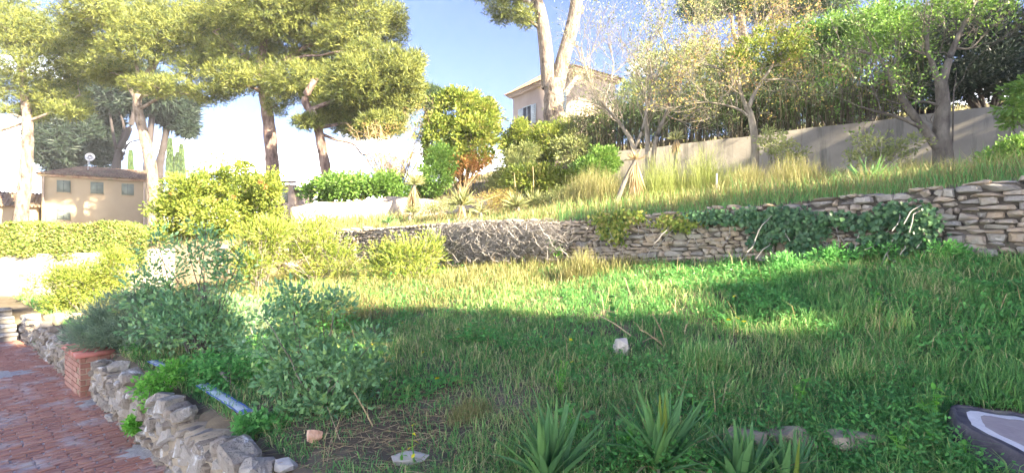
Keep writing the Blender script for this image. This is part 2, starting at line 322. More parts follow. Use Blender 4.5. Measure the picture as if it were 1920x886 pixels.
def join_inst(items):                                     # (mesh, 4x4) list -> one Geo
    g = Geo()
    cache = {}
    for me, M in items:
        if me not in cache:
            v = np.empty(len(me.vertices) * 3); me.vertices.foreach_get('co', v); v = v.reshape(-1, 3)
            cache[me] = (v, [tuple(p.vertices) for p in me.polygons])
        v, fs = cache[me]; A = np.array(M); w_ = v @ A[:3, :3].T + A[:3, 3]
        tri = []; quad = []
        for f in fs:
            if len(f) == 4: quad.append(f)
            else: tri += [(f[0], f[i], f[i + 1]) for i in range(1, len(f) - 1)]
        g.add(w_, f3=tri, f4=quad)
    return g
def pieces(items, name, parent, cap, rest_name, mat):      # items: (mesh, matrix, size in pixels); the largest become parts of their own
    items = sorted(items, key=lambda t: -t[2]); pm = Matrix.Translation(parent.location).inverted() if parent.get('_world') else parent.matrix_world.inverted()
    for me, M, s in items[:cap]:
        o = bpy.data.objects.new(name, me); COL.objects.link(o); o.parent = parent; o.matrix_local = pm @ M
    if items[cap:]:
        o = join_inst([(a, b) for a, b, c in items[cap:]]).build(rest_name, mat, parent); o['kind'] = 'stuff'
def inframe(p, m=60):
    if p[1] < .5: return False
    x = CX + F * p[0] / p[1]; y = HY - F * (p[2] - EYE) / p[1]; return -m < x < 1920 + m and -m < y < 886 + m
def along(poly):
    p = np.asarray(poly, float); s = np.concatenate([[0], np.cumsum(np.hypot(*np.diff(p[:, :2], axis=0).T))])
    def at(u):
        q = np.array([np.interp(u, s, p[:, k]) for k in range(p.shape[1])]); i = min(max(np.searchsorted(s, u) - 1, 0), len(p) - 2); d = p[i + 1, :2] - p[i, :2]; d = d / np.hypot(*d)
        return q, d
    return s[-1], at
def rubble_wall(obj, poly, front, meshes, mat, lenr, hr, depth, cap, core_mat, core_in=.07, rest='small_stone', tilt=.05, over=.03, keep=None):
    total, at = along(poly); items = []; v = -0.06
    while v < 1.6:
        h = random.uniform(*hr); u = random.uniform(-.2, 0)
        while u < total:
            l = random.uniform(*lenr) * random.choice((.6, 1, 1, 1.4)); q, d = at(min(max(u + l / 2, 0), total)); n = np.array([d[1], -d[0]]) * -1.0   # downhill side
            zt = q[3] + over * random.uniform(-.5, 1.6); z0 = q[2] + v; hh = h * random.uniform(.85, 1.12)
            if z0 + hh * .5 < zt and (keep is None or keep(q)):
                c = np.array([q[0] + n[0] * (front - depth / 2) + n[0] * random.uniform(-.03, .02), q[1] + n[1] * (front - depth / 2) + n[1] * random.uniform(-.03, .02), z0 + h / 2 + random.uniform(-.012, .012)])
                if inframe(c, 520):
                    M = Matrix.Translation(Vector(c)) @ Matrix.Rotation(math.atan2(d[1], d[0]) + random.uniform(-.05, .05), 4, 'Z') @ Matrix.Rotation(random.uniform(-tilt, tilt), 4, 'Y') @ Matrix.Diagonal((l * .985, depth, hh * .97, 1))
                    items.append((random.choice(meshes), M, l * h / c[1] ** 2))
            u += l
        v += h * .96
    pieces(items, 'stone', obj, cap, rest, mat)
    g = Geo(); us = np.linspace(0, total, int(total / .25)); V = []
    for u in us:
        q, d = at(u); n = -np.array([d[1], -d[0]]); f = front - core_in
        V += [(q[0] + n[0] * f, q[1] + n[1] * f, q[2] - .3), (q[0] + n[0] * f, q[1] + n[1] * f, q[3] - .05), (q[0] - n[0] * .12, q[1] - n[1] * .12, q[3] - .05)]
    k = np.arange(len(us) - 1)[:, None] * 3
    g.add(V, f4=np.concatenate([k + np.array([[0, 3, 4, 1]]), k + np.array([[1, 4, 5, 2]])])); g.build('wall_core', core_mat, obj)
def plaster_wall(obj, poly, thick, mat, front=.12, wob=.02, below=.5):
    total, at = along(poly); us = np.linspace(0, total, max(4, int(total / .3))); V = []
    for u in us:
        q, d = at(u); n = -np.array([d[1], -d[0]]); zt = q[3] + wob * (math.sin(u * 2.1) + .7 * math.sin(u * 5.3 + 1) + .6 * random.uniform(-1, 1))
        a = q[:2] + n * front; b = q[:2] + n * (front - thick)
        V += [(*a, q[2] - below), (*a, zt), (*b, zt - .01), (*b, q[2] - below)]
    k = np.arange(len(us) - 1)[:, None] * 4; g = Geo()
    g.add(V, f4=np.concatenate([k + np.array([[0, 1, 5, 4]]), k + np.array([[1, 2, 6, 5]]), k + np.array([[2, 3, 7, 6]])]))
    e = len(V); g.f4.append(np.array([(0, 3, 2, 1), (e - 4, e - 3, e - 2, e - 1)]))
    return g.build('wall_render', mat, obj)

sw = thing('dry_stone_wall', 'long dry stone terrace wall partly hidden by ivy and grey vines', 'wall', (2.0, 10.0, 1.15))
rubble_wall(sw, STONE[:7], .30, with_mat(STONES, 'wall_stone'), 'wall_stone', (.09, .27), (.045, .125), .3, 298, 'wall_core')
rw = thing('garden_retaining_wall', 'low mortared rubble wall edging the brick path', 'wall', (-2.8, 4.42, -.45))
rubble_wall(rw, NEAR[3:8], .20, with_mat(ROUGH, 'garden_stone'), 'garden_stone', (.09, .26), (.08, .18), .22, 290, 'mortar', .05, tilt=.35, over=.04, keep=lambda q: not (-6.35 < q[0] < -5.3))
lw = thing('low_plaster_wall', 'low weathered pinkish plaster wall above the dry stone wall', 'wall', (-4.2, 17.7, 2.4))
plaster_wall(lw, [(-.6, 18.3, 2.8, 3.25), (-2.4, 18.0, 2.6, 3.15), (-4.2, 17.7, 2.4, 3.22), (-5.4, 17.4, 2.4, 3.06), (-6.6, 17.15, 2.35, 3.0), (-7.5, 16.9, 2.2, 2.78)], .3, 'plaster_pink', .15, .03)
gw = thing('grey_plaster_wall', 'tall grey rendered boundary wall with dark damp streaks behind the trees', 'wall', (8, 14.9, 3.3))
plaster_wall(gw, [(16.5, 8.9, 3.2, 5.0), (12.1, 12.0, 3.2, 4.92), (8.2, 14.75, 3.3, 4.9), (7.6, 15.2, 3.3, 4.88), (3.3, 18.2, 3.4, 4.85), (2.9, 18.5, 3.4, 4.84)], .3, 'plaster_grey', .15, .008)
ww = thing('white_garden_wall', 'sunlit cream garden wall below the clipped hedge', 'wall', (-13, 13.3, .2))
plaster_wall(ww, [(-9.0, 13.2, .3, 1.45), (-10.4, 12.9, .2, 1.38), (-13.5, 13.36, .2, 1.27), (-18, 14.05, .2, 1.2)], .35, 'plaster_white', .2, .012)
rb = thing('rubble_steps', 'crumbling ramp of rubble and steps at the wall end', 'steps', (-6.6, 15.0, .8))
it = []
mm = with_mat(ROUGH, 'mortar')
for k in range(46):
    t = random.random(); x = -5.7 - 2.5 * t + random.uniform(-.25, .25); y = 15.25 - 1.5 * t + random.uniform(-.15, .15) - .25; s = random.uniform(.15, .4)
    z = .95 - .3 * t + random.random() * (1.15 - .35 * t)
    it.append((random.choice(mm), Matrix.Translation((x, y, z)) @ Matrix.Rotation(random.uniform(0, 3), 4, 'Z') @ Matrix.Rotation(random.uniform(-.3, .3), 4, 'X') @ Matrix.Diagonal((s, s * .8, s * .6, 1)), s))
pieces(it, 'stone', rb, 60, 'small_stone', 'mortar')

# brick path and its edging
def ab(a, b): p = U2 * a + V2 * b; return p
bR = float(np.dot([-2.8, 4.42], V2)) - .2                  # foot of the retaining wall, across coordinate
def zpath(a): return float(np.interp(a, [4.5, 8.5, 13.8], [-.45, -.36, -.32]))
g = Geo(); aa = np.linspace(2.0, 13.9, 40); V = []
for a in aa:
    for b in (bR - 3.2, bR + .25): V.append((*ab(a, b), zpath(a) - .012))
k = np.arange(39)[:, None] * 2; g.add(V, f4=k + np.array([[0, 1, 3, 2]]))
path = struct(g.build('path', 'path_mortar')); path['label'] = 'worn red brick path with pale mortar joints'
items = []; bms = with_mat(BRICK, 'brick_paver'); a = 3.6; row = 0
ROT = math.atan2(V2[1], V2[0])
while a < 13.75:
    b = bR + .1 + (.115 if row % 2 else 0) + random.uniform(-.03, .03)
    while b > bR - 3.1:
        p = ab(a, b - .11); c = np.array([p[0], p[1], zpath(a) - .02 + random.uniform(-.006, .006)])
        if inframe(c, 40):
            M = Matrix.Translation(Vector(c)) @ Matrix.Rotation(ROT + random.uniform(-.015, .015), 4, 'Z') @ Matrix.Rotation(random.uniform(-.02, .02), 4, 'X') @ Matrix.Diagonal((.214, .060 + random.uniform(-.006, .004), .05, 1))
            items.append((random.choice(bms), M, 1 / c[1]))
        b -= .23
    a += .0755; row += 1
pieces(items, 'brick', path, 298, 'far_bricks', 'brick_paver')
# cement spills beside the wall foot
for (px, py, r_, lab) in ((300, 836, .36, 'rough pale cement spill on the brick path at the wall foot'), (185, 757, .26, 'grey cement patch on the brick path beside the brick pier'), (4, 712, .42, 'broad pale cement smear on the brick path')):
    d = F * (EYE - zpath(6)) / (py - HY); c = np.array([(px - CX) / F * d, d]); aa_ = float(c @ U2); g = Geo(); n = 26
    ring = []; 
    for q in range(n):
        th = q * 2 * math.pi / n; rr = r_ * random.uniform(.55, 1.1); p = c + U2 * math.cos(th) * rr * .8 + V2 * math.sin(th) * rr * 1.0
        bb = min(float(p @ V2), bR + .02); p = U2 * float(p @ U2) + V2 * bb; ring.append((p[0], p[1], zpath(float(p @ U2)) + .004))
    cen = (c[0], c[1], zpath(aa_) + .016); inner = [((x + cen[0]) / 2, (y + cen[1]) / 2, zpath(aa_) + random.uniform(.008, .02)) for x, y, z in ring]
    g.add(ring + inner + [cen], f4=[(q, (q + 1) % n, n + (q + 1) % n, n + q) for q in range(n)], f3=[(n + q, n + (q + 1) % n, 2 * n) for q in range(n)])
    tag(g.build('cement_spill', 'cement', loc=(c[0], c[1], zpath(aa_))), lab, 'cement')

# brick pier
C0 = np.array([-5.5, 6.31]); pz = zpath(float(C0 @ U2)); pa, pb = float(C0 @ U2), float(C0 @ V2)
pier = thing('brick_pier', 'low brick pier with red cap at the edge of the path', 'pier', (*C0, pz))
brm = with_mat(BRICK, 'brick_red'); items = []
PL, PW, PH = .95, .36, .50; course = .0715
for c_ in range(7):
    z = pz + .035 + c_ * course
    off = 0 if c_ % 2 else -.06
    b = off
    while b < PW - .02:                                     # front face: bricks across
        b0, b1 = max(b, 0), min(b + .125, PW)
        if b1 - b0 > .03:
            p = ab(pa + .05, pb + (b0 + b1) / 2); items.append((random.choice(brm), Matrix.Translation((p[0], p[1], z)) @ Matrix.Rotation(ROT, 4, 'Z') @ Matrix.Diagonal((b1 - b0 - .01, .1, course - .011, 1)), 1))
        b += .125
    a = .1 + (.0 if c_ % 2 else .11)
    while a < PL:                                           # face along the path
        a1 = min(a + .22, PL); p = ab(pa + (a + a1) / 2, pb + .05)
        items.append((random.choice(brm), Matrix.Translation((p[0], p[1], z)) @ Matrix.Rotation(ROT + math.pi / 2, 4, 'Z') @ Matrix.Diagonal((a1 - a - .01, .1, course - .011, 1)), 1)); a += .22
pieces(items, 'brick', pier, 200, 'small_brick', 'brick_red')
def prism_ab(a0, a1, b0, b1, z0, z1):
    g = Geo(); v = [(*ab(a, b), z) for z in (z0, z1) for (a, b) in ((a0, b0), (a1, b0), (a1, b1), (a0, b1))]
    return g.add(v, f4=[(0, 1, 2, 3), (4, 7, 6, 5), (0, 4, 5, 1), (1, 5, 6, 2), (2, 6, 7, 3), (3, 7, 4, 0)])
prism_ab(pa + .012, pa + PL - .01, pb + .012, pb + PW, pz - .05, pz + PH).build('mortar_body', 'mortar', pier)
for k in range(5):
    a0 = pa - .03 + k * .2; prism_ab(a0 + .004, a0 + .196, pb - .035, pb + PW, pz + PH, pz + PH + .055 + random.uniform(-.003, .003)).build('cap_tile', 'cap_red', pier)

# stone steps at the end of the path
st = thing('stone_steps', 'short flight of worn grey stone steps at the end of the path', 'steps', (*ab(13.8, bR - 1.2), zpath(13.8)))
for k in range(4):
    z = zpath(13.8) + k * .135; a0 = 13.8 + k * .34; hw = bR - 2.9
    prism_ab(a0, a0 + .36, hw, bR - .02, z - .2, z + .085).build('riser', 'step_stone', st)
    b = hw
    while b < bR - .06:
        b1 = min(b + random.uniform(.5, .9), bR - .02); prism_ab(a0 - .03, a0 + .36, b + .005, b1 - .005, z + .085, z + .135 + random.uniform(-.006, .006)).build('tread', 'step_stone', st); b = b1

# ---------------------------------------------------------------- houses
def local_thing(name, label, cat, loc, e1):
    o = thing(name, label, cat, loc, math.atan2(e1[1], e1[0]), world=False); return o
def lbox(name, mat, par, *b): return Geo().box(*b).build(name, mat, par)
def tiles(g, A, B, C, D, pitch=.22, r=.075):               # canal tiles on a roof plane: A-B eave, D-C ridge
    A, B, C, D = map(np.asarray, (A, B, C, D)); n = int(np.linalg.norm(B - A) / pitch); nrm = unit(np.cross(B - A, D - A))
    if nrm[2] < 0: nrm = -nrm
    g.add([A, B, C, D], f4=[(0, 1, 2, 3)])
    for i in range(n):
        t = (i + .5) / n; p = A + (B - A) * t; q = D + (C - D) * t; ln = np.linalg.norm(q - p)
        if ln < .3: continue
        m = max(1, int(ln / .45)); e = unit(B - A)
        for j in range(m):
            s0 = p + (q - p) * (j / m) + nrm * .012 - (q - p) / ln * (.05 if j == 0 else .03); s1 = p + (q - p) * ((j + 1) / m) - nrm * .004
            rr = r * random.uniform(.9, 1.1); v = []
            for s in (s0, s1):
                for an in (0, 50, 90, 130, 180): v.append(s + e * math.cos(R(an)) * rr + nrm * (math.sin(R(an)) * rr * .9 + .02 * random.random()))
            g.add(v, f4=[(k, k + 1, k + 6, k + 5) for k in range(4)], f3=[(0, 1, 2), (0, 2, 3), (0, 3, 4)])
def louvre(name, par, x0, x1, y, z0, z1, mat, t=.045, n=9):
    s = lbox(name, mat, par, x0, x1, y - t, y, z0, z1); g = Geo(); h = (z1 - z0 - .16) / n
    for i in range(n): z = z0 + .08 + i * h; g.add([(x0 + .07, y - t - .002, z), (x1 - .07, y - t - .002, z), (x1 - .07, y - t - .022, z + h * .25), (x0 + .07, y - t - .022, z + h * .25), (x1 - .07, y - t - .002, z + h * .8), (x0 + .07, y - t - .002, z + h * .8)], f4=[(0, 3, 2, 1), (3, 5, 4, 2)])
    o = g.build('slats', mat, s); return s
# left house
d0 = 36.0; P0 = np.array([(78 - CX) / F * d0, d0]); e1 = np.array([.82, .572]); LH = 6.1; WH = 6.0
lh = local_thing('cream_house', 'cream two-storey house with closed green shutters behind the hedge', 'house', (P0[0], P0[1], 1.8), e1)
EZ = EYE + (HY - 326) / F * d0 - 1.8
lbox('wall', 'render_cream', lh, 0, LH, 0, WH, -1, EZ)
g = Geo(); o_ = .28
A, B, C_, D_ = (-o_, -o_, EZ), (LH + .1, -o_, EZ), (LH + .1, WH / 2, EZ + 1.05), (1.9, WH / 2, EZ + 1.05)
tiles(g, A, B, C_, D_); tiles(g, (-o_, WH + o_, EZ), A, D_, D_); g.add([(-o_, WH + o_, EZ), (LH + .1, WH + o_, EZ), C_, D_], f4=[(0, 1, 2, 3)])
rf = g.build('roof', 'roof_tile', lh); g = Geo()
g.box(-.2, LH + .05, -.2, 0.01, EZ - .16, EZ - .02); g.build('eave_board', 'roof_tile', lh)
for (x, z) in ((1.2, EZ - .8), (3.1, EZ - .8), (4.95, EZ - .8), (1.2, EZ - 2.85)):
    wdw = lbox('shutter', 'shutter_green', lh, x - .38, x + .38, -.05, .02, z - .46, z + .42)
    lbox('rail', 'shutter_green', wdw, x - .33, x + .33, -.075, -.05, z - .35, z - .28); lbox('rail', 'shutter_green', wdw, x - .33, x + .33, -.075, -.05, z + .22, z + .29); lbox('centre_gap', 'glass_dark', wdw, x - .01, x + .01, -.056, -.05, z - .44, z + .40)
    lbox('sill', 'render_cream', wdw, x - .43, x + .43, -.09, .0, z - .53, z - .465)
g = Geo(); tube(g, [(LH - .12, -.09, -1), (LH - .12, -.09, EZ - .15)], .05, 6); g.build('downpipe', 'render_pink', lh); g = Geo(); tube(g, [(.12, -.09, -1), (.12, -.09, EZ - .15)], .05, 6); g.build('downpipe', 'render_pink', lh)
dish = thing('satellite_dish', 'white satellite dish on the tiled roof of the cream house', 'satellite dish', W3(163, 311, 38.5))
g = Geo(); base = W3(165, 311, 38.5); tube(g, [base - (0, 0, .3), base + (0, 0, .55)], .03, 6); g.build('mast', 'metal_grey', dish)
g = Geo(); cc = W3(169, 295, 38.3); ax = unit(np.array([.5, -.8, .35])); s1 = unit(np.cross(ax, (0, 0, 1))); s2 = np.cross(s1, ax); V = [cc]; nn = 20
for r_, dz in ((.16, .02), (.31, .08)):
    V += [cc + s1 * math.cos(q * 2 * math.pi / nn) * r_ + s2 * math.sin(q * 2 * math.pi / nn) * r_ * 1.12 + ax * dz for q in range(nn)]
g.add(V, f3=[(0, 1 + q, 1 + (q + 1) % nn) for q in range(nn)], f4=[(1 + q, 1 + (q + 1) % nn, 1 + nn + (q + 1) % nn, 1 + nn + q) for q in range(nn)]); g.build('reflector', 'dish_white', dish, True)
g = Geo(); tube(g, [cc - s2 * .4, cc + ax * .42 + s1 * .05], .015, 5); g.build('feed_arm', 'metal_grey', dish)
# annex
an_ = local_thing('cream_annex', 'low cream outbuilding with mossy tiled roof left of the house', 'outbuilding', (-37.6, 34.2, 1.8), e1)
ez = EYE + (HY - 384) / F * 35 - 1.8
lbox('wall', 'render_cream', an_, -3, 3.5, 0, 4, -1, ez); g = Geo(); tiles(g, (-3.3, -.35, ez - .1), (3.75, -.35, ez - .1), (3.75, 2.2, ez + 1.1), (-3.3, 2.2, ez + 1.1)); g.build('roof', 'roof_tile', an_)
g = Geo(); g.add([(3.5, 0, ez), (3.5, 4, ez), (3.5, 2.2, ez + 1.06)], f3=[(0, 1, 2)]); g.build('gable', 'render_cream', an_)
lbox('doorway', 'glass_dark', an_, .3, 1.5, -.03, .02, -1, ez - .9)
# upper house
d0 = 34.0; P0 = np.array([(1080 - CX) / F * d0, d0]); e1 = np.array([.81, .585])   # local x runs along the sunlit face, local y along the shaded face
HZ = 6.3; EZw = EYE + (HY - 133) / F * d0; base = EZw - HZ
uh = local_thing('pink_house', 'pale pink house with blue-grey shutters on the hillside behind the forked pine', 'house', (P0[0], P0[1], base), e1)
LY = 7.35; LX = 3.9
lbox('wall', 'render_pink', uh, 0, LX, 0, LY, -3, HZ)
g = Geo(); q_ = .5; z1 = HZ + .1; rz = HZ + 1.9; cxr, cyr = LX / 2, LY / 2
A, B, C_, D_ = (-q_, -q_, z1), (LX + q_, -q_, z1), (LX + q_, LY + q_, z1), (-q_, LY + q_, z1); K = (cxr, cyr, rz)
tiles(g, A, B, K, K); tiles(g, D_, A, K, K); g.add([B, C_, D_, K], f3=[(0, 1, 3), (1, 2, 3)]); g.build('roof', 'roof_tile', uh)
g = Geo(); g.add([A, B, C_, D_], f4=[(0, 3, 2, 1)]); g.box(-.28, LX + .28, -.28, LY + .28, HZ - .13, HZ + .0); g.box(-.4, LX + .4, -.4, LY + .4, HZ + .0, HZ + .085); g.build('cornice', 'render_pink', uh)
def side_box(name, mat, par, y0, y1, x0, x1, z0, z1): return lbox(name, mat, par, x0, x1, y0, y1, z0, z1)
def sz(py, yl):                                            # height on the shaded face for a row of the photo
    p = P0 + np.array([-e1[1], e1[0]]) * yl; return EYE + (HY - py) / F * p[1] - base
wy0, wy1 = 4.95, 5.95
zt, zb = sz(200, 5.4), sz(235, 5.4)
wn_ = side_box('window', 'glass_dark', uh, wy0, wy1, -.035, .02, zb, zt)
for (y0, y1, z0, z1_) in ((wy0 - .06, wy0, zb - .06, zt + .06), (wy1, wy1 + .06, zb - .06, zt + .06), (wy0, wy1, zt, zt + .06), (wy0, wy1, zb - .06, zb), ((wy0 + wy1) / 2 - .03, (wy0 + wy1) / 2 + .03, zb, zt)): side_box('frame', 'shutter_blue', wn_, y0, y1, -.06, -.037, z0, z1_)
side_box('sill', 'render_pink', wn_, wy0 - .12, wy1 + .12, -.14, 0, zb - .13, zb - .062)
for (y0, y1) in ((wy0 - .62, wy0 - .08), (wy1 + .08, wy1 + .62)):
    s = side_box('shutter', 'shutter_blue', uh, y0, y1, -.09, -.045, zb, zt)
    for k in range(10): zz = zb + .06 + k * (zt - zb - .12) / 10; side_box('slat', 'shutter_blue', s, y0 + .06, y1 - .06, -.103, -.09, zz, zz + (zt - zb) / 18)
y0, y1 = .95, 1.6; zb2, zt2 = sz(212, 1.3), sz(174, 1.3)
s = side_box('shutter', 'shutter_blue', uh, y0, y1, -.09, -.01, zb2, zt2)
for k in range(10): zz = zb2 + .06 + k * (zt2 - zb2 - .12) / 10; side_box('slat', 'shutter_blue', s, y0 + .06, y1 - .06, -.103, -.09, zz, zz + (zt2 - zb2) / 18)
# small house beyond the shrubs, with awning
sh = local_thing('small_far_house', 'small flat pink house with tiled edge beside the red-barked pine', 'house', (*W3(505, 0, 38)[:2], 1.8), (1, .1))
p1 = W3(551, 336, 38)[2] - 1.8
lbox('wall', 'render_pink', sh, 0, 1.85, 0, 5, -1, p1 - .35); g = Geo(); tiles(g, (-.2, -.3, p1 - .35), (1.95, -.3, p1 - .35), (1.95, 1.0, p1), (-.2, 1.0, p1), .25, .09); g.build('roof', 'roof_tile', sh); lbox('shutter', 'shutter_green', sh, .75, 1.35, -.04, .02, p1 - 1.75, p1 - .6)
aw = local_thing('blue_awning', 'dark blue sloping awning attached beside the small far house', 'awning', (*W3(551, 0, 38)[:2], 1.8), (1, .1))
g = Geo(); zA = W3(0, 352, 38)[2] - 1.8; g.add([(0, -.2, zA), (1.3, -.2, zA - .35), (1.3, 1.5, zA - .35), (0, 1.5, zA), (0, -.2, zA - .1), (1.3, -.2, zA - .45), (1.3, 1.5, zA - .45), (0, 1.5, zA - .1)], f4=[(0, 1, 2, 3), (4, 7, 6, 5), (0, 4, 5, 1), (1, 5, 6, 2), (2, 6, 7, 3), (3, 7, 4, 0)]); g.build('canvas', 'awning_blue', aw)
g = Geo(); tube(g, [(1.2, 0, -.6), (1.2, 0, zA - .35)], .05, 6); g.build('post', 'awning_blue', aw)
# unseen building behind the viewpoint, added and sized to shade the near lawn
vl = thing('villa', 'tiled villa whose terrace looks over the garden', 'villa', (18, -12, 0))
def vol(x0, x1, y0, y1, ze, zr):
    Geo().box(x0, x1, y0, y1, -.5, ze).build('wall', 'render_cream', vl)
    g = Geo(); ym = (y0 + y1) / 2; V = [(x0 - .4, y1 + .5, ze), (x1 + .4, y1 + .5, ze), (x1 + .4, ym, zr), (x0 - .4, ym, zr), (x0 - .4, y0 - .5, ze), (x1 + .4, y0 - .5, ze)]
    g.add(V, f4=[(0, 1, 2, 3), (3, 2, 5, 4)], f3=[(0, 3, 4), (1, 5, 2)]); g.build('roof', 'roof_tile', vl)
VOLS = [(9.0, 13.6, -16, -8.5, 13.9, 15.6), (13.62, 15.6, -16, -8.5, 12.3, 14.0), (15.9, 29, -16, -8.5, 10.0, 12.0)]
for v_ in VOLS: vol(*v_)

# ---------------------------------------------------------------- vegetation helpers
CLK = [1.0]
def px_clumps(cl, d, spread):
    out = []
    for c in cl:
        px, py, rx, ry = c[:4]; rx, ry = rx * CLK[0], ry * CLK[0]; dd = d + (c[4] if len(c) > 4 else random.uniform(-1, 1) * spread); k = dd / F
        out.append((W3(px, py, dd), np.array([rx * k, (rx + ry) / 2 * k, ry * k])))
    return out
def foliage(g, clumps, n_sub, n_leaf, sub_r, L_, W_, shell=.45, up=.25, out=.7, fold=0, flat_=.75, needle=False, vary=.45, droop=0):
    area = np.array([(r[0] * r[1] + r[1] * r[2] + r[0] * r[2]) for c, r in clumps]) ** .9; cnt = np.maximum(2, (n_sub * area / area.sum())).astype(int)
    for (c, r), n in zip(clumps, cnt):
        dr = rdir(n); rad = shell + (1 - shell) * rng.random(n) ** .6 + rng.normal(0, .05, n); S = c + dr * r * rad[:, None]
        sr = sub_r * rng.uniform(.6, 1.35, n); base = rng.random(n)
        o = rdir(n * n_leaf); rr = rng.random(n * n_leaf) ** .5; idx = np.repeat(np.arange(n), n_leaf)
        if needle:
            P = S[idx] + o * (sr[idx] * .25)[:, None] * np.array([1, 1, .7]); D = o + .5 * dr[idx] * out + np.array([0, 0, up])
        else:
            P = S[idx] + o * (sr[idx] * rr)[:, None] * np.array([1, 1, flat_]); D = o * .6 + dr[idx] * out + .5 * rdir(len(idx)) + np.array([0, 0, up - droop])
        a = np.clip(base[idx] * vary + rng.random(len(idx)) * (1 - vary), 0, 1)
        leaves(g, P, D, L_ * rng.uniform(.45, 1.35, len(idx)), W_ * rng.uniform(.7, 1.2, len(idx)), a, fold, up=dr[idx] * 1.0 + o * .5 + np.array([0, 0, .5]))
def to_ground(p, sink=.15): q = np.array(p, float); q[2] = H(q[0], q[1]) - sink; return q
def wander(a, b, n=7, amp=.08, lift=0.0):
    a = np.asarray(a, float); b = np.asarray(b, float); t = np.linspace(0, 1, n)[:, None]; l = np.linalg.norm(b - a)
    p = a + (b - a) * t + np.cumsum(rng.normal(0, amp * l / n, (n, 3)), 0) * np.sin(t * math.pi) + np.array([0, 0, 1]) * lift * l * np.sin(t * math.pi); p[-1] = b; return p
def twig(g, p, d, l, r, lvl, tips, up=.25, spread=.9, nchild=3, sides=4, kink=.22, asp=None):
    n = 5; pts = [np.array(p, float)]; d = unit(np.array(d, float)); a = rng.random()
    for i in range(n - 1): d = unit(d + rng.normal(0, kink, 3) + np.array([0, 0, up * .3])); pts.append(pts[-1] + d * l / (n - 1))
    tube(g, pts, np.linspace(r, r * .45, n), sides, a, caps=False)
    if lvl <= 0: tips.append((pts[-1], d)); tips.append((pts[-2], d)); return
    for k in range(nchild):
        i = random.randint(1, n - 1); dd = unit(d + spread * rdir(1)[0] + np.array([0, 0, up])); twig(g, pts[i], dd, l * random.uniform(.5, .8), max(r * .55, .003), lvl - 1, tips, up, spread, nchild, 3 if r < .02 else sides, kink)
    twig(g, pts[-1], d, l * .65, max(r * .5, .003), lvl - 1, tips, up, spread, nchild, 3, kink)

def pine(name, label, d, trunk, r0, r1, cl, spread=2.2, n_sub=2600, leafm='pine', bark='pine_bark', needles=9, extra=(), sub_r=.36, NL=.23, NW=.034, group=None, limb_r=.1, droop_roots=True):
    base = to_ground(W3(trunk[0][0], trunk[0][1], d)); t = thing(name, label, 'tree', base, group=group)
    pts = [W3(*p[:2], d + (p[2] if len(p) > 2 else 0)) for p in trunk]
    if base[2] < pts[0][2] - .05: pts = [base] + pts
    sp = spline(pts, 6 * len(pts)); g = Geo(); n = len(sp); rad = np.linspace(r0, r1, n) * (1 + .06 * np.sin(np.arange(n) * 1.7)); rad[0] *= 1.25
    tube(g, sp, rad, 10); CLK[0] = 1.12 if leafm == 'pine' else 1.0; clumps = px_clumps(cl, d, spread); CLK[0] = 1.0
    for ex in extra:                                         # extra big limbs: list of points, r0, r1
        q = spline([W3(*p[:2], d + (p[2] if len(p) > 2 else 0)) for p in ex[0]], 14); tube(g, q, np.linspace(ex[1], ex[2], 14), 8)
        sp = np.vstack([sp, q]); rad = np.concatenate([rad, np.linspace(ex[1], ex[2], 14)])
    for c, r in clumps:
        sc_ = np.linalg.norm(sp - c, axis=1) + np.maximum(0, sp[:, 2] - c[2] + .3) * 2.5 ; i = int(np.argmin(sc_ + .3 * (sp[:, 2].max() - sp[:, 2])))
        rr = min(limb_r, rad[i] * .6); path_ = wander(sp[i], c + np.array([0, 0, -r[2] * .3]), 8, .12, .06); tube(g, path_, np.linspace(rr, rr * .25, 8), 6)
        for k in range(5):
            e = c + r * rdir(1)[0] * .75; tube(g, wander(path_[random.randint(4, 7)], e, 5, .12, .05), np.linspace(rr * .35, .015, 5), 4, caps=False)
    g.build('trunk', bark, t, True); g = Geo(); foliage(g, clumps, int(n_sub * 2.6), needles + 2, sub_r, NL, NW * 1.25, shell=.3, up=.45, needle=True, vary=.6, fold=-1); g.build('crown', leafm, t)
    return t
def shrub(name, label, px, d, cl, leafm, L_, W_, n_sub, n_leaf, sub_r, spread=.3, bark='grey_bark', stem_r=.02, n_stem=8, cat='shrub', group=None, fold=0, shell=.4, up=.25, out=.7, vary=.45, part='foliage', needle=False, droop=0, twigs_out=0, stem_top=.6):
    base = G(px, d); t = thing(name, label, cat, base, group=group); clumps = px_clumps(cl, d, spread); g = Geo()
    for k in range(n_stem):
        c, r = clumps[k % len(clumps)]; e = c + r * rdir(1)[0] * stem_top; b = base + np.array([random.uniform(-.12, .12), random.uniform(-.12, .12), -.08]); b[2] = H(b[0], b[1]) - .06
        pth = wander(b, e, 8, .1, 0); tube(g, pth, np.linspace(stem_r, stem_r * .3, 8), 5, rng.random(), caps=False)
        for q in range(twigs_out): twig(g, pth[random.randint(3, 7)], unit(rdir(1)[0] + np.array([0, 0, .5])), random.uniform(.2, .5) * np.linalg.norm(r) * .8, stem_r * .35, 1, [], nchild=3)
    g.build('stem', bark, t); g = Geo(); foliage(g, clumps, n_sub, n_leaf, sub_r, L_, W_, shell=shell, up=up, out=out, fold=fold, vary=vary, needle=needle, droop=droop); g.build(part, leafm, t); return t
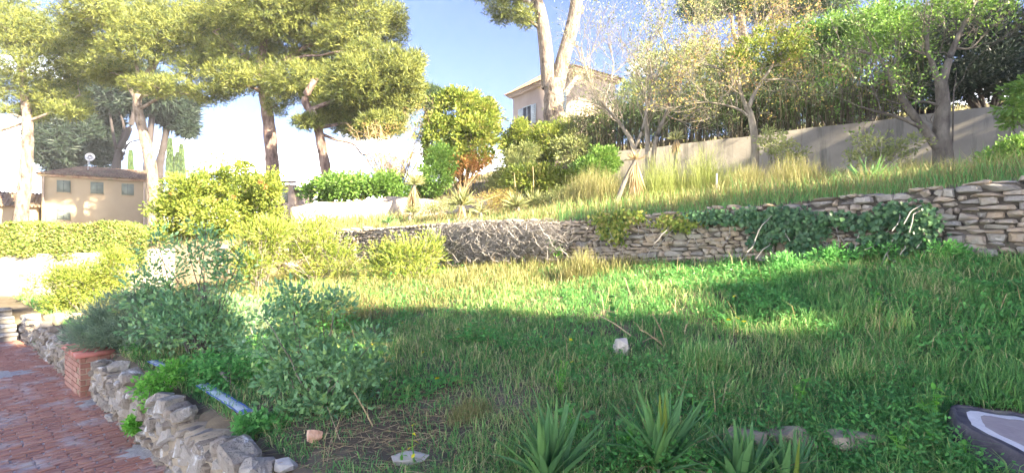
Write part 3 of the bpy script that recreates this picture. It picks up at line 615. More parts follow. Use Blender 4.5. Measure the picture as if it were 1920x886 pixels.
def bare_tree(name, label, px, d, limbs, bark, leaf=None, tw=(12, .9, .012, 2), tips_mode=None, L_=.09, W_=.05, nl=3, group=None, kink=.22, up=.25, leaf2=None, frac2=None):
    base = G(px, d); t = thing(name, label, 'tree', base, group=group); g = Geo(); tips = []
    for i, lb in enumerate(limbs):
        pts = [W3(p[0], p[1], d + (p[2] if len(p) > 2 else 0)) for p in lb[0]]
        if lb[3]: pts[0] = to_ground(pts[0], .1)
        q = spline(pts, 5 * len(pts)); rad = np.linspace(lb[1], lb[2], len(q)); tube(g, q, rad, 8)
        for k in range(int(tw[0] * lb[4])):
            j = random.randint(int(len(q) * .35), len(q) - 1); tg = unit(q[j] - q[max(j - 2, 0)] + 1e-6)
            twig(g, q[j], unit(tg + .9 * rdir(1)[0] + np.array([0, 0, up])), tw[1] * random.uniform(.6, 1.2), min(tw[2], rad[j] * .6), tw[3], tips, kink=kink, up=up)
    g.build('trunk', bark, t)
    if leaf:
        for lf, sel in ((leaf, lambda p: not (frac2 and frac2(p))),) + (((leaf2, frac2),) if leaf2 else ()):
            T = [(p, dd) for p, dd in tips if sel(p)]
            if not T: continue
            P = np.repeat(np.array([p for p, _ in T]), nl, 0); D = np.repeat(np.array([dd for _, dd in T]), nl, 0); n = len(P); g = Geo()
            leaves(g, P + rng.normal(0, .05, P.shape), D + .9 * rdir(n), L_ * rng.uniform(.6, 1.2, n), W_ * rng.uniform(.7, 1.2, n)); g.build('foliage', lf, t)
    return t, tips

# ---------------------------------------------------------------- pines on the left
PG = 'tall umbrella pines'
pine('pine_tree', 'pale straight-trunked pine in front of the cream outbuilding', 31, [(38, 425), (48, 330), (52, 250), (48, 195), (40, 130)], .42, .2,
     [(100, 180, 60, 26), (60, 210, 34, 16), (30, 60, 60, 40), (110, 70, 60, 34), (75, 130, 70, 34), (150, 130, 45, 24), (130, 205, 40, 16), (-40, 150, 60, 50), (-30, 20, 90, 60), (5, 205, 14, 8)],
     extra=[([(-70, 262), (0, 245), (50, 228), (100, 208), (150, 178)], .13, .05)], n_sub=3000)
pine('pine_tree', 'leaning forked pine rising beside the cream house shutters', 29, [(290, 400), (286, 330), (270, 255), (258, 200), (262, 165), (290, 120), (298, 95)], .38, .14,
     [(250, 30, 80, 34), (330, 30, 70, 36), (190, 60, 60, 32), (250, 90, 60, 26), (340, 95, 55, 28), (200, 125, 66, 24), (300, 160, 60, 20), (370, 130, 44, 26), (170, 20, 70, 30), (395, 178, 40, 18), (225, 150, 40, 16), (420, 165, 30, 20), (290, 60, 70, 30), (150, 95, 50, 26), (380, 60, 50, 34)],
     extra=[([(260, 190), (246, 170), (235, 150)], .16, .07), ([(262, 170), (255, 120), (240, 90)], .1, .05)], n_sub=3200)
pine('pine_tree', 'stout dark red-barked pine between the glossy shrub and the small far house', 27, [(516, 390), (512, 330), (505, 240), (496, 180), (490, 120), (500, 60)], .44, .2,
     [(430, 40, 70, 40), (510, 30, 70, 40), (460, 100, 60, 36), (540, 90, 66, 40), (600, 40, 70, 40), (670, 30, 60, 36), (720, 60, 44, 34), (480, 150, 54, 26), (550, 150, 60, 34), (620, 110, 60, 40), (400, 100, 40, 30), (690, 100, 40, 24), (520, 190, 24, 26), (600, -20, 120, 40), (740, 30, 24, 26), (430, 140, 40, 26), (470, 20, 90, 40), (640, 70, 60, 30)],
     bark='red_bark', extra=[([(490, 130), (440, 90), (400, 60)], .14, .06), ([(496, 140), (570, 90), (640, 60)], .16, .06)], n_sub=4600)
pine('pine_tree', 'curved red-barked pine leaning over the low pinkish wall', 24, [(614, 350), (606, 290), (592, 225), (572, 188), (590, 150)], .30, .14,
     [(600, 160, 55, 34), (670, 150, 60, 40), (740, 130, 50, 36), (700, 195, 62, 34), (640, 205, 56, 24), (745, 185, 44, 34), (610, 215, 30, 20), (720, 230, 44, 18), (575, 228, 24, 14), (690, 240, 60, 20), (778, 115, 20, 20), (760, 160, 34, 30), (660, 185, 50, 26)],
     bark='red_bark', extra=[([(600, 250), (630, 262), (662, 270), (680, 290), (700, 285)], .08, .03), ([(598, 240), (640, 232), (690, 225)], .1, .04), ([(585, 205), (650, 180), (720, 165)], .12, .05)], n_sub=3300)
# dark trees behind the cream house
for (px, cl, lab) in ((100, [(95, 260, 24, 60), (95, 200, 20, 40)], 'dark columnar conifer behind the left end of the cream house roof'),
                      (140, [(140, 255, 26, 60), (135, 190, 30, 30)], 'broad dark conifer with ragged sides behind the satellite dish'),
                      (188, [(190, 240, 20, 75), (190, 180, 24, 40)], 'tall dark columnar conifer right of the satellite dish')):
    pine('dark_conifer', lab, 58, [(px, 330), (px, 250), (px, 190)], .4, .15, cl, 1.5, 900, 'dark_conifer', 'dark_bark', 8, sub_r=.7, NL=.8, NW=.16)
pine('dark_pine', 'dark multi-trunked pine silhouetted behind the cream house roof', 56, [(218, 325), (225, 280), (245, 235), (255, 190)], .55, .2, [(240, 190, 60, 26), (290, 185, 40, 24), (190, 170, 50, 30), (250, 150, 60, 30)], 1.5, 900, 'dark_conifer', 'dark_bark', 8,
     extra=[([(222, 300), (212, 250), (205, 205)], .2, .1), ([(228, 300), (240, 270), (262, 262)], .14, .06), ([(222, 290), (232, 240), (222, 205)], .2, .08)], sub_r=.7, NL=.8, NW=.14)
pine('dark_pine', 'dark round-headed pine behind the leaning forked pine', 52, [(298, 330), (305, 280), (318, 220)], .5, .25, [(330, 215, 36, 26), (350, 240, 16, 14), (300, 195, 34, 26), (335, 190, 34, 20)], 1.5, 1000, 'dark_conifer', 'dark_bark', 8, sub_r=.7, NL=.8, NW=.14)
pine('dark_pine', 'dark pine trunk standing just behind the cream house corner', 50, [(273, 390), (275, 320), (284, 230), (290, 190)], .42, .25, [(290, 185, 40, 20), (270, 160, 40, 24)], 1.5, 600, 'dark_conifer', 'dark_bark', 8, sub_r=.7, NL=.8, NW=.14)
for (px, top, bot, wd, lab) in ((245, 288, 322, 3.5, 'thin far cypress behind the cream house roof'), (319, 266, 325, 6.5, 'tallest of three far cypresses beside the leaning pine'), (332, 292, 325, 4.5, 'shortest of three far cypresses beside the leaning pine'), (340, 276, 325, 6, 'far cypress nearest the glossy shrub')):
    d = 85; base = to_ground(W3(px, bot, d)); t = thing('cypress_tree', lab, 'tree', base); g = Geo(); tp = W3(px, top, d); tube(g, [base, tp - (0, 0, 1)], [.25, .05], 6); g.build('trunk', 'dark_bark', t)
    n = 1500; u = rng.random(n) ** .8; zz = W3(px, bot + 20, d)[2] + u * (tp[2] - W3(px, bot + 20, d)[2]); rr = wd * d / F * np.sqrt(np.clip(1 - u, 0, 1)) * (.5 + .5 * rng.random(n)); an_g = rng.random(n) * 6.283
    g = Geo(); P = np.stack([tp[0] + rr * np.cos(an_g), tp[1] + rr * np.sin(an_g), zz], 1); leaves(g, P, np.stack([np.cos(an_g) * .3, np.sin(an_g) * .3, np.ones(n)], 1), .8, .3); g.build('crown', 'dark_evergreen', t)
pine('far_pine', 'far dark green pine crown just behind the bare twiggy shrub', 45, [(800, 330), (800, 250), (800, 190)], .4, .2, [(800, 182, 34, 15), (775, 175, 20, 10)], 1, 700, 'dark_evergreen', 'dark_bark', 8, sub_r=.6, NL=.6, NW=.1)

# forked pine in front of the pink house
pine('forked_pine', 'huge forked pine trunk standing before the pink house', 24, [(1036, 300), (1037, 250), (1038, 195), (1038, 150)], 0.58, .46, [(950, 18, 38, 22), (985, 32, 20, 18), (930, -30, 60, 30), (1020, -60, 70, 30), (1120, -60, 80, 40), (1000, -110, 110, 50)], 1.2, 1500,
     extra=[([(1030, 165), (1025, 110), (1018, 50), (1008, 5), (985, -50)], .38, .24), ([(1044, 165), (1056, 110), (1070, 60), (1080, 10), (1082, -50)], .36, .28), ([(1012, 20), (985, 2), (950, -5)], .14, .08), ([(1022, 135), (1014, 128)], .09, .07), ([(1076, 30), (1090, 22), (1092, 14)], .12, .1)], limb_r=.12)
pine('umbrella_pine', 'dark umbrella pine crown above the yellowing tree', 30, [(1392, 200), (1396, 120), (1390, 40), (1380, 0)], .35, .2, [(1320, 20, 50, 22), (1380, 5, 50, 20), (1440, 20, 60, 24), (1500, 10, 50, 24), (1300, 5, 30, 16), (1420, -25, 120, 24), (1560, 5, 50, 22)], 1.5, 1900, 'dark_evergreen',
     extra=[([(1394, 110), (1375, 60), (1372, 20)], .16, .08), ([(1394, 90), (1425, 50), (1450, 20)], .16, .08)])

# ---------------------------------------------------------------- shrubs and hedge on the left
t = thing('clipped_hedge', 'long clipped hedge above the cream garden wall', 'hedge', (-13, 13.9, 1.3)); g = Geo()
n = 21000; u = rng.random(n); x = -17.5 + u * 8.2; y0_ = 13.95 - (x + 17.5) * .11; P = np.stack([x, y0_ + rng.uniform(-.4, .4, n), rng.uniform(1.2, 2.08, n)], 1)
P[:, 2] += .05 * np.sin(x * 2.3) + .03 * np.sin(x * 7) - .3 * np.clip((x + 10.2), 0, 1); front = rng.random(n) < .7; P[:, 1] = np.where(front, y0_ - .42 + np.abs(rng.normal(0, .05, n)) + .04 * np.sin(x * 5), P[:, 1]); P[~front, 2] = 2.05 + .05 * np.sin(x[~front] * 2.3) + rng.normal(0, .03, (~front).sum()) - .3 * np.clip((x[~front] + 10.2), 0, 1)
leaves(g, P, rdir(n) + np.array([0, -.5, .6]), .075, .045); g.build('foliage', 'hedge_leaf', t)
g = Geo()
for k in range(34): xx = -17.3 + k * .235; yy = 13.95 - (xx + 17.5) * .11; tube(g, wander((xx, yy, 1.1), (xx + random.uniform(-.1, .1), yy, 1.8), 4, .1), [.02, .018, .014, .01], 5)
ho = g.build('stem', 'dark_bark', t); ho['kind'] = 'stuff'
shrub('glossy_shrub', 'large rounded sunlit shrub with red berries in front of the red-barked pine', 420, 14.6, [(440, 345, 78, 52), (350, 360, 44, 36), (480, 390, 44, 44), (320, 395, 38, 32), (400, 410, 60, 36), (455, 435, 66, 30), (330, 440, 44, 30), (505, 350, 20, 36)], 'yellow_green', .095, .05, 950, 44, .22, .6, stem_r=.04, n_stem=14, shell=.1)
for (px, py, r_) in ((488, 340, 1), (499, 349, 1), (321, 360, 1), (437, 369, 1), (402, 376, 1.6), (490, 342, 1)):
    g = Geo(); P = W3(px, py, 13.7) + rng.normal(0, .02 * r_, (20, 3)); leaves(g, P, rdir(20), .06, .055); tag(g.build('berry_cluster', 'rust_leaf', loc=P[0]), 'small cluster of orange-red berries on the glossy shrub', 'berries', 'berry clusters on the glossy shrub')
shrub('yellow_shrub', 'sunlit feathery shrub on the bank above the stone steps', 160, 10.2, [(170, 535, 56, 46), (130, 575, 40, 28), (215, 505, 30, 40), (200, 575, 40, 30), (110, 520, 14, 26)], 'yellow_green', .07, .022, 420, 44, .19, .35, n_stem=10, shell=.1)
shrub('low_weed', 'small straggly weed against the cream garden wall', 58, 11.6, [(62, 525, 22, 18), (45, 545, 16, 10)], 'yellow_green', .05, .025, 40, 10, .08, .1, n_stem=6, stem_r=.008, shell=.1)
OL = 'oleander bushes before the dry stone wall'
for (px, d, cl, lab) in ((600, 11.4, [(600, 455, 66, 44), (570, 425, 40, 30), (640, 485, 44, 34), (555, 480, 40, 40), (610, 510, 50, 20)], 'broad sunlit oleander bush at the left end of the dry stone wall'),
                         (770, 10.6, [(765, 480, 50, 40), (730, 505, 46, 30), (810, 470, 26, 34), (780, 520, 46, 18), (715, 470, 24, 26)], 'open sunlit oleander bush beside the grey dead vines'),
                         (485, 10.8, [(480, 460, 34, 36), (470, 495, 34, 24), (510, 440, 26, 24)], 'smaller sunlit oleander between the dark shrub and the broad oleander')):
    shrub('oleander_bush', lab, px, d, cl, 'yellow_green', .12, .022, 170, 34, .25, .5, bark='pale_bark', n_stem=26, stem_r=.014, shell=.1, up=.5, vary=.35, twigs_out=2, stem_top=1.05)
shrub('wall_shrub', 'green leafy shrub hanging over the low pinkish wall', 650, 18.3, [(640, 345, 52, 20), (690, 352, 40, 18), (600, 358, 34, 16), (720, 345, 30, 22), (640, 365, 30, 10)], 'mid_green', .13, .075, 330, 36, .26, .3, shell=.4)
shrub('ivy_shrub', 'bright green shrub behind the skirted yucca on the low wall', 815, 18.6, [(815, 330, 34, 32), (830, 300, 30, 30), (800, 355, 24, 16), (760, 360, 30, 12)], 'mid_green', .11, .06, 260, 34, .22, .3)
shrub('round_tree', 'dense rounded yellow-green tree with rusty lower twigs', 868, 19.6, [(865, 225, 62, 50), (890, 265, 50, 50), (830, 260, 42, 46), (905, 225, 34, 40), (850, 300, 40, 26), (860, 185, 32, 16)], 'yellow_green', .15, .075, 640, 40, .26, .5, stem_r=.05, n_stem=16, cat='tree', shell=.6)
shrub('rusty_shrub', 'rust-coloured dry undergrowth below the rounded tree', 868, 19.0, [(870, 315, 36, 26), (900, 300, 28, 24), (845, 325, 20, 16)], 'rust_leaf', .10, .035, 150, 24, .2, .3, bark='twig_tan', n_stem=24, stem_r=.018, shell=.2)
shrub('bare_twig_shrub', 'tangle of bare pale twigs left of the rounded tree', 740, 19.2, [(745, 270, 46, 46), (790, 215, 30, 28), (720, 310, 40, 30), (700, 255, 36, 26)], 'autumn_leaf', .09, .03, 130, 14, .25, .5, bark='twig_tan', n_stem=34, stem_r=.03, twigs_out=7, shell=.2, stem_top=.9)
for (px, d, cl, lm, lab) in ((960, 19.5, [(960, 320, 34, 30), (985, 295, 30, 26), (940, 345, 22, 16)], 'olive_leaf', 'dull olive shrub right of the rounded tree'),
                             (1030, 20.5, [(1030, 265, 40, 34), (1010, 285, 34, 26), (1055, 245, 20, 22)], 'yellow_green', 'yellow-green shrub under the forked pine'),
                             (1095, 19.6, [(1095, 255, 46, 40), (1075, 285, 40, 30), (1125, 280, 30, 34), (1130, 230, 26, 26)], 'olive_leaf', 'broad olive-green shrub right of the forked pine'),
                             (1000, 16.6, [(1010, 335, 54, 26), (1050, 345, 44, 26), (975, 340, 30, 22)], 'yellow_green', 'low sunlit shrub behind the twin yuccas'),
                             (1120, 17.4, [(1110, 320, 34, 26), (1135, 300, 24, 24)], 'mid_green', 'dark leafy shrub at the left end of the grey wall'),
                             (985, 21.5, [(975, 250, 14, 26), (960, 270, 20, 24)], 'yellow_green', 'slender yellow shrub below the pink house window')):
    shrub('hillside_shrub', lab, px, d, cl, lm, .12, .05, 300, 34, .24, .4, n_stem=10)

# ---------------------------------------------------------------- trees behind the grey wall
for (px, d, cl, lm, lab, ns) in ((1290, 21.0, [(1290, 150, 70, 56), (1230, 130, 50, 50), (1340, 190, 60, 40), (1200, 190, 50, 40), (1310, 110, 40, 30)], 'olive_leaf', 'tall olive-green evergreen behind the bare multi-stemmed tree', 620),
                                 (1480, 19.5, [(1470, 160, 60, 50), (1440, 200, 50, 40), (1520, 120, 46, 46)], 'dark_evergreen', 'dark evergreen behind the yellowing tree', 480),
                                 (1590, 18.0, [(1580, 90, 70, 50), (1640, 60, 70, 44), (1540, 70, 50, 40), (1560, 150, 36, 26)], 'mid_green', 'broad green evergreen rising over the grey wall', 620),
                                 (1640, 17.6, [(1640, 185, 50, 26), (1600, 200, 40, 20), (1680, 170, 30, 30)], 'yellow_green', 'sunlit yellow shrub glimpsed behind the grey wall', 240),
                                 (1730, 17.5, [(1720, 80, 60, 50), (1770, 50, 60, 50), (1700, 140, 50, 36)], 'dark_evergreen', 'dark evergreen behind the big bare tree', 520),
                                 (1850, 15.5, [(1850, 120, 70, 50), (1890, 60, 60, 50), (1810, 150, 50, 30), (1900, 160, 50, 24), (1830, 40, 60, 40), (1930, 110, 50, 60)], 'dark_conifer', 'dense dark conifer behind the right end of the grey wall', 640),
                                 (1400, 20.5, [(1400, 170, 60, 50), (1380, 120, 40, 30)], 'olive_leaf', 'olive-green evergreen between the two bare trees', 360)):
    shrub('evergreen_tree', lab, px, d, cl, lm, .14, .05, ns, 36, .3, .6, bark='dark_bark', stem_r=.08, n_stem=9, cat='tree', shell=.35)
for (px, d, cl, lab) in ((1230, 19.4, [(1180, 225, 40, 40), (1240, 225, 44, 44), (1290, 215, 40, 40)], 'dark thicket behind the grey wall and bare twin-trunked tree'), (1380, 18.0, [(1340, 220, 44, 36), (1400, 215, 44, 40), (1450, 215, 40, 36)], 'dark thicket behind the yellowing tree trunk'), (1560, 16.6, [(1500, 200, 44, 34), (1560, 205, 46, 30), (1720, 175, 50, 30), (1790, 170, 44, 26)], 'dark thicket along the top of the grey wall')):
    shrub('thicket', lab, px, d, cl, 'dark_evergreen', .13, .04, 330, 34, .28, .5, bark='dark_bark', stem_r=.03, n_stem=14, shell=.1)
bh = thing('bamboo_hedge', 'row of thin bamboo canes behind the grey wall', 'bamboo', G(1320, 17.9)); g = Geo(); n_c = 0
Pc = []
for k in range(620):
    t_ = random.random(); x = 11.0 - 8.6 * t_; y = 12.8 + 6.05 * t_ + .55 + random.uniform(0, .7); z = H(x, y); h = random.uniform(1.6, 3.0)
    p = wander((x, y, z - .1), (x + random.uniform(-.25, .25), y, z + h), 4, .05); tube(g, p, [.014, .012, .01, .006], 4, caps=False); Pc.append(p[-1]); Pc.append(p[-2])
bo = g.build('cane', 'bamboo_cane', bh); bo['kind'] = 'stuff'; Pc = np.repeat(np.array(Pc), 9, 0); g = Geo(); leaves(g, Pc + rng.normal(0, .22, Pc.shape), rdir(len(Pc)) + np.array([0, 0, -.3]), .16, .025); g.build('foliage', 'dark_evergreen', bh)
# trees added out of view and placed to cast the garden's dappled shade
for (x, y, z0, z1, rr, nm, lab) in ((15.9, -7.0, 7.0, 10.7, 1.2, 'villa_tree', 'spreading tree at the villa corner'), (19.9, -6.8, 7.0, 10.5, 1.0, 'villa_tree', 'young tree before the villa wall'), (21.6, -7.2, 7.0, 10.8, 1.2, 'villa_tree', 'round-headed tree before the villa'), (24.6, -7.0, 7.0, 10.9, 1.5, 'villa_tree', 'broad tree before the villa'), (17.4, -1.6, 5.5, 11.0, 1.15, 'villa_tree', 'slim evergreen growing against the villa'), (18.8, 3.6, 6.5, 11.5, 1.9, 'garden_tree', 'garden tree nearest the corner shrub'), (20.5, 6.6, 5.0, 11.5, 2.6, 'garden_tree', 'leafy garden tree right of the grey wall'), (24, 10, 5.5, 14, 3.4, 'garden_tree', 'taller garden tree beyond the grey wall')):
    t = thing(nm, lab, 'tree', (x, y, H(x, y))); g = Geo(); tube(g, [(x, y, H(x, y) - .2), (x + .1, y, z0), (x, y, z1 - 1)], [.25, .2, .06], 8); g.build('trunk', 'grey_bark', t)
    cl = [(np.array([x, y, z0 + (z1 - z0) * k]), np.array([rr, rr, (z1 - z0) * .3]) * m) for k, m in ((.2, .9), (.5, 1.0), (.8, .75))]
    g = Geo(); foliage(g, cl, 330 if rr > 2 or y > -5 else 190, 26, .4, .3, .16, shell=.2); g.build('crown', 'mid_green', t)

# ---------------------------------------------------------------- trees on the upper terrace
bare_tree('multi_stemmed_tree', 'bare pale multi-stemmed tree leaning left behind the skirted dead yucca', 1192, 14.2,
          [([(1190, 345), (1188, 280), (1165, 235), (1130, 195), (1105, 150), (1090, 90)], .075, .015, True, 1.2), ([(1188, 285), (1205, 240), (1212, 190), (1190, 120)], .05, .012, False, 1.0), ([(1166, 236), (1140, 205), (1110, 206)], .03, .012, False, .5), ([(1130, 195), (1150, 130), (1140, 80)], .03, .01, False, .8)],
          'pale_bark', 'olive_leaf', (15, 1.05, .016, 2), nl=1, L_=.065, W_=.035)
bare_tree('multi_stemmed_tree', 'bare twin-trunked tree with thin leaves at its twig tips', 1222, 14.6,
          [([(1216, 345), (1214, 270), (1212, 210), (1222, 150), (1210, 70)], .09, .014, True, 1.0), ([(1222, 345), (1228, 270), (1248, 215), (1270, 150), (1290, 70)], .085, .014, True, 1.2), ([(1248, 215), (1275, 225), (1300, 210)], .03, .01, False, .5), ([(1225, 160), (1250, 100), (1230, 50)], .035, .01, False, .8), ([(1270, 150), (1320, 110), (1345, 60)], .03, .01, False, .8)],
          'pale_bark', 'olive_leaf', (14, 1.05, .016, 2), nl=2, L_=.07, W_=.04)
tb, tips = bare_tree('yellowing_tree', 'tree with dry brown lower twigs and yellowing top leaves', 1412, 12.6,
          [([(1412, 340), (1416, 280), (1409, 222), (1400, 200)], .11, .07, True, .2), ([(1409, 222), (1385, 205), (1350, 195), (1310, 190)], .045, .012, False, 1.2), ([(1402, 205), (1420, 165), (1450, 120), (1480, 60)], .06, .014, False, 1.4), ([(1400, 205), (1385, 150), (1400, 90), (1430, 40)], .05, .012, False, 1.3), ([(1430, 150), (1480, 150), (1500, 170)], .03, .01, False, .7), ([(1390, 160), (1350, 130), (1320, 120)], .03, .01, False, .8)],
          'pale_bark', 'autumn_leaf', (11, .85, .013, 2), nl=2, L_=.07, W_=.04)
g = Geo(); foliage(g, px_clumps([(1450, 60, 44, 28), (1485, 80, 30, 24), (1420, 80, 30, 24), (1465, 110, 36, 24), (1390, 110, 30, 20)], 12.6, .5), 190, 24, .16, .08, .045, shell=.2); g.build('foliage', 'yellow_green', tb)
bare_tree('big_garden_tree', 'large grey-barked tree with spreading bare limbs before the grey wall', 1768, 11.2,
          [([(1770, 345), (1768, 290), (1764, 250), (1768, 200), (1764, 150)], .21, .11, True, .2), ([(1762, 280), (1735, 245), (1705, 205), (1672, 150), (1650, 110), (1610, 95)], .11, .02, False, 1.2), ([(1730, 240), (1690, 222), (1640, 208), (1612, 200)], .05, .014, False, .6), ([(1766, 160), (1780, 110), (1800, 60), (1830, 0)], .09, .025, False, 1.2), ([(1766, 170), (1748, 120), (1738, 80), (1745, 20)], .07, .02, False, 1.0), ([(1768, 200), (1730, 190), (1690, 195), (1650, 182)], .035, .01, False, .5), ([(1790, 90), (1820, 90), (1850, 60)], .03, .01, False, .7), ([(1780, 345), (1786, 260), (1788, 180), (1792, 150)], .022, .01, True, .3), ([(1672, 150), (1680, 90), (1670, 40)], .03, .01, False, .8)],
          'grey_bark', 'mid_green', (8, .95, .013, 2), nl=3, L_=.075, W_=.045)
t = bpy.data.objects['big_garden_tree']; g = Geo(); foliage(g, px_clumps([(1680, 40, 46, 24), (1640, 30, 40, 24), (1760, 15, 60, 16), (1830, 15, 40, 14), (1650, 70, 30, 20)], 11.2, .6), 110, 18, .2, .085, .045, shell=.05); g.build('foliage', 'mid_green', t)
for (px, d, cl, lab) in ((1460, 11.8, [(1455, 270, 32, 22), (1480, 295, 34, 22), (1440, 255, 18, 16)], 'slender leafy sapling right of the yellowing tree'), (1642, 10.6, [(1630, 265, 40, 20), (1690, 280, 34, 22), (1610, 295, 34, 14), (1650, 300, 50, 16), (1715, 270, 22, 18)], 'spreading leafy sapling above the green yucca')):
    shrub('sapling', lab, px, d, cl, 'olive_leaf', .075, .04, 110, 14, .14, .35, bark='pale_bark', n_stem=14, stem_r=.016, shell=.1, cat='sapling')
shrub('corner_shrub', 'dense green shrub above the right end of the dry stone wall', 1880, 8.6, [(1880, 300, 36, 26), (1915, 285, 36, 30), (1860, 320, 24, 14), (1900, 330, 40, 16)], 'mid_green', .06, .035, 260, 34, .12, .3, shell=.3)
shrub('overhanging_bough', 'green leafy bough hanging over the grey wall', 1990, 9.6, [(1905, 205, 26, 20), (1930, 180, 36, 30), (1900, 225, 12, 18), (1960, 160, 50, 40)], 'mid_green', .09, .05, 120, 26, .14, .2, shell=.15, droop=.5, cat='tree')
shrub('ground_ivy', 'low green creeper along the top of the dry stone wall', 1790, 7.9, [(1760, 345, 50, 8), (1820, 338, 46, 9), (1700, 350, 30, 8)], 'weed', .05, .04, 160, 22, .08, .25, n_stem=6, stem_r=.006, shell=.1)

# broom and tall dry grass
def broom(name, label, px, d, w, h, n, mat='broom', wd=.006, cat='bush', leanm=.8, part='shoots', hv=.8):
    base = G(px, d); t = thing(name, label, cat, base); g = Geo(); k = d / F; x = base[0] + rng.normal(0, w * k * .42, n); y = d + rng.normal(0, w * k * .3, n); P = np.stack([x, y, Hn(x, y) - .02], 1)
    hh = h * k * (1 - hv * rng.random(n)) * np.clip(1.1 - .5 * ((x - base[0]) / (w * k)) ** 2, .35, 1.2); blades(g, P, hh, wd, rng.uniform(.05, leanm, n), rng.random(n)); 
    m = n // 2; j = rng.integers(0, n, m); q = P[j] + np.stack([rng.normal(0, .06, m), rng.normal(0, .06, m), hh[j] * rng.uniform(.3, .8, m)], 1); blades(g, q, hh[j] * .35, wd * .8, rng.uniform(.3, .8, m), rng.random(m)); g.build(part, mat, t); return t
broom('broom_bush', 'wispy light green broom bush beside the skirted dead yucca', 1245, 12.6, 56, 105, 1500)
broom('broom_bush', 'taller wispy broom bush left of the white stake', 1320, 12.4, 46, 112, 1300)
broom('broom_bush', 'small wispy broom tuft right of the white stake', 1372, 12.0, 34, 76, 700)
broom('tall_grass_clump', 'tall dry yellow grass clump under the slender sapling', 1490, 11.0, 70, 82, 2000, 'dry_grass', .007, 'grass', .6, 'blades')
broom('tall_grass_clump', 'tall dry grass clump behind the fallen yucca trunk', 1110, 13.6, 70, 80, 2400, 'dry_grass', .008, 'grass', .6, 'blades')
broom('tall_grass_clump', 'pale dry grass clump around the white stake', 1400, 11.4, 60, 70, 1800, 'dry_grass', .007, 'grass', .6, 'blades')
broom('tall_grass_clump', 'dry yellow grass clump right of the green yucca', 1710, 10.2, 50, 60, 1300, 'dry_grass', .006, 'grass', .6, 'blades')

# yuccas on the terrace
def yucca(name, label, px, py, d, size, n, mat, skirt=0, stem_to=None, dead=0.0, tiltv=(0, 0, 1), group=None, stalks=()):
    c = W3(px, py, d); k = d / F; base = G(px, d) if stem_to is None else G(stem_to, d); t = thing(name, label, 'yucca', base, group=group)
    g = Geo(); tube(g, spline([base - (0, 0, .1), (base + c) / 2 + rng.normal(0, .03, 3), c], 8), np.linspace(.065, .05, 8), 8); g.build('trunk', 'grey_bark', t)
    g = Geo(); D = rdir(n); D[:, 2] = np.abs(D[:, 2]) * 1.1 - .15; D = unit(D + np.array(tiltv) * .2); Ls = size * k * rng.uniform(.7, 1.1, n); leaves(g, np.repeat(c[None], n, 0), D, Ls, .045 * (size * k / .5), fold=.15); g.build('leaf_rosette', mat, t)
    if skirt:
        g = Geo(); m = int(n * 1.6); u = rng.random(m); an = rng.random(m) * 6.283; p = c + np.stack([np.cos(an) * .05, np.sin(an) * .05, -u * skirt * k * .45], 1); D = np.stack([np.cos(an) * .45, np.sin(an) * .45, -1.0 + 0 * an], 1) + .25 * rdir(m); p = np.repeat(p, 2, 0); D = np.repeat(D, 2, 0); D[:, :2] *= .55; D += .12 * rdir(len(D)); leaves(g, p, D, skirt * k * rng.uniform(.35, .7, len(p)), .02); g.build('dead_leaf_skirt', 'dead_leaf', t)
    for (x0, y0, x1, y1) in stalks:
        g = Geo(); a, b = W3(x0, y0, d - .1), W3(x1, y1, d - .3); tube(g, wander(a, b, 5, .03), np.linspace(.018, .01, 5), 6); g.build('flower_stalk', 'twig_tan', t)
    return t
for (px, d, cl, lm, lab, L9) in ((1060, 14.4, [(1060, 365, 40, 16), (1030, 372, 30, 12), (1090, 370, 30, 14)], 'olive_leaf', 'dry olive scrub right of the twin yuccas', .06), (920, 15.6, [(920, 375, 36, 14), (945, 365, 26, 14)], 'autumn_leaf', 'brownish scrub between the yuccas', .06), (1150, 14.8, [(1150, 345, 34, 20), (1175, 360, 30, 12)], 'olive_leaf', 'grey-green scrub beneath the bare leaning tree', .05), (1300, 12.9, [(1290, 350, 44, 16), (1340, 355, 40, 14)], 'autumn_leaf', 'low dry scrub under the broom bushes', .05), (1560, 10.6, [(1550, 345, 40, 16), (1585, 335, 30, 16)], 'olive_leaf', 'pale scrub left of the green yucca', .045), (830, 16.0, [(830, 385, 34, 12), (800, 392, 30, 8)], 'olive_leaf', 'thin scrub below the skirted yucca', .06)):
    shrub('dry_scrub', lab, px, d, cl, lm, L9, L9 * .35, 110, 22, .16, .5, bark='twig_tan', n_stem=16, stem_r=.008, shell=.05, twigs_out=1)
yucca('yucca', 'yucca with thick pale dead-leaf skirt standing on the low pinkish wall', 776, 346, 16.9, 30, 90, 'yucca_pale', 66, stalks=[(778, 335, 783, 300)])
yucca('yucca', 'spiky yucca with one long pale leaning stalk by the low wall', 866, 384, 14.6, 38, 90, 'yucca_pale', 30, stalks=[(868, 360, 897, 322), (885, 385, 938, 365)])
yucca('yucca', 'sunlit pale yucca rosette with dry upright stalk, left of a matching pair', 968, 388, 14.2, 36, 110, 'yucca_pale', 34, stalks=[(966, 350, 964, 325)])
yucca('yucca', 'sunlit pale yucca rosette with dry upright stalk, right of a matching pair', 1002, 384, 14.8, 34, 110, 'yucca_pale', 34, stalks=[(1000, 350, 999, 312)])
yucca('yucca', 'small yucca rosette at the foot of the leaning stalk', 900, 398, 13.8, 26, 40, 'yucca_pale')
yucca('dead_yucca', 'dead yucca with hanging straw-coloured skirt on a fallen trunk', 1192, 300, 12.2, 26, 40, 'dead_leaf', 78, stem_to=1150)
yucca('yucca', 'tall thin-stemmed yucca tuft rising before the grey wall', 1268, 262, 13.4, 26, 60, 'yucca_pale', 30)
yucca('yucca', 'green spiky yucca below the spreading sapling', 1628, 345, 9.4, 60, 46, 'yucca_leaf')
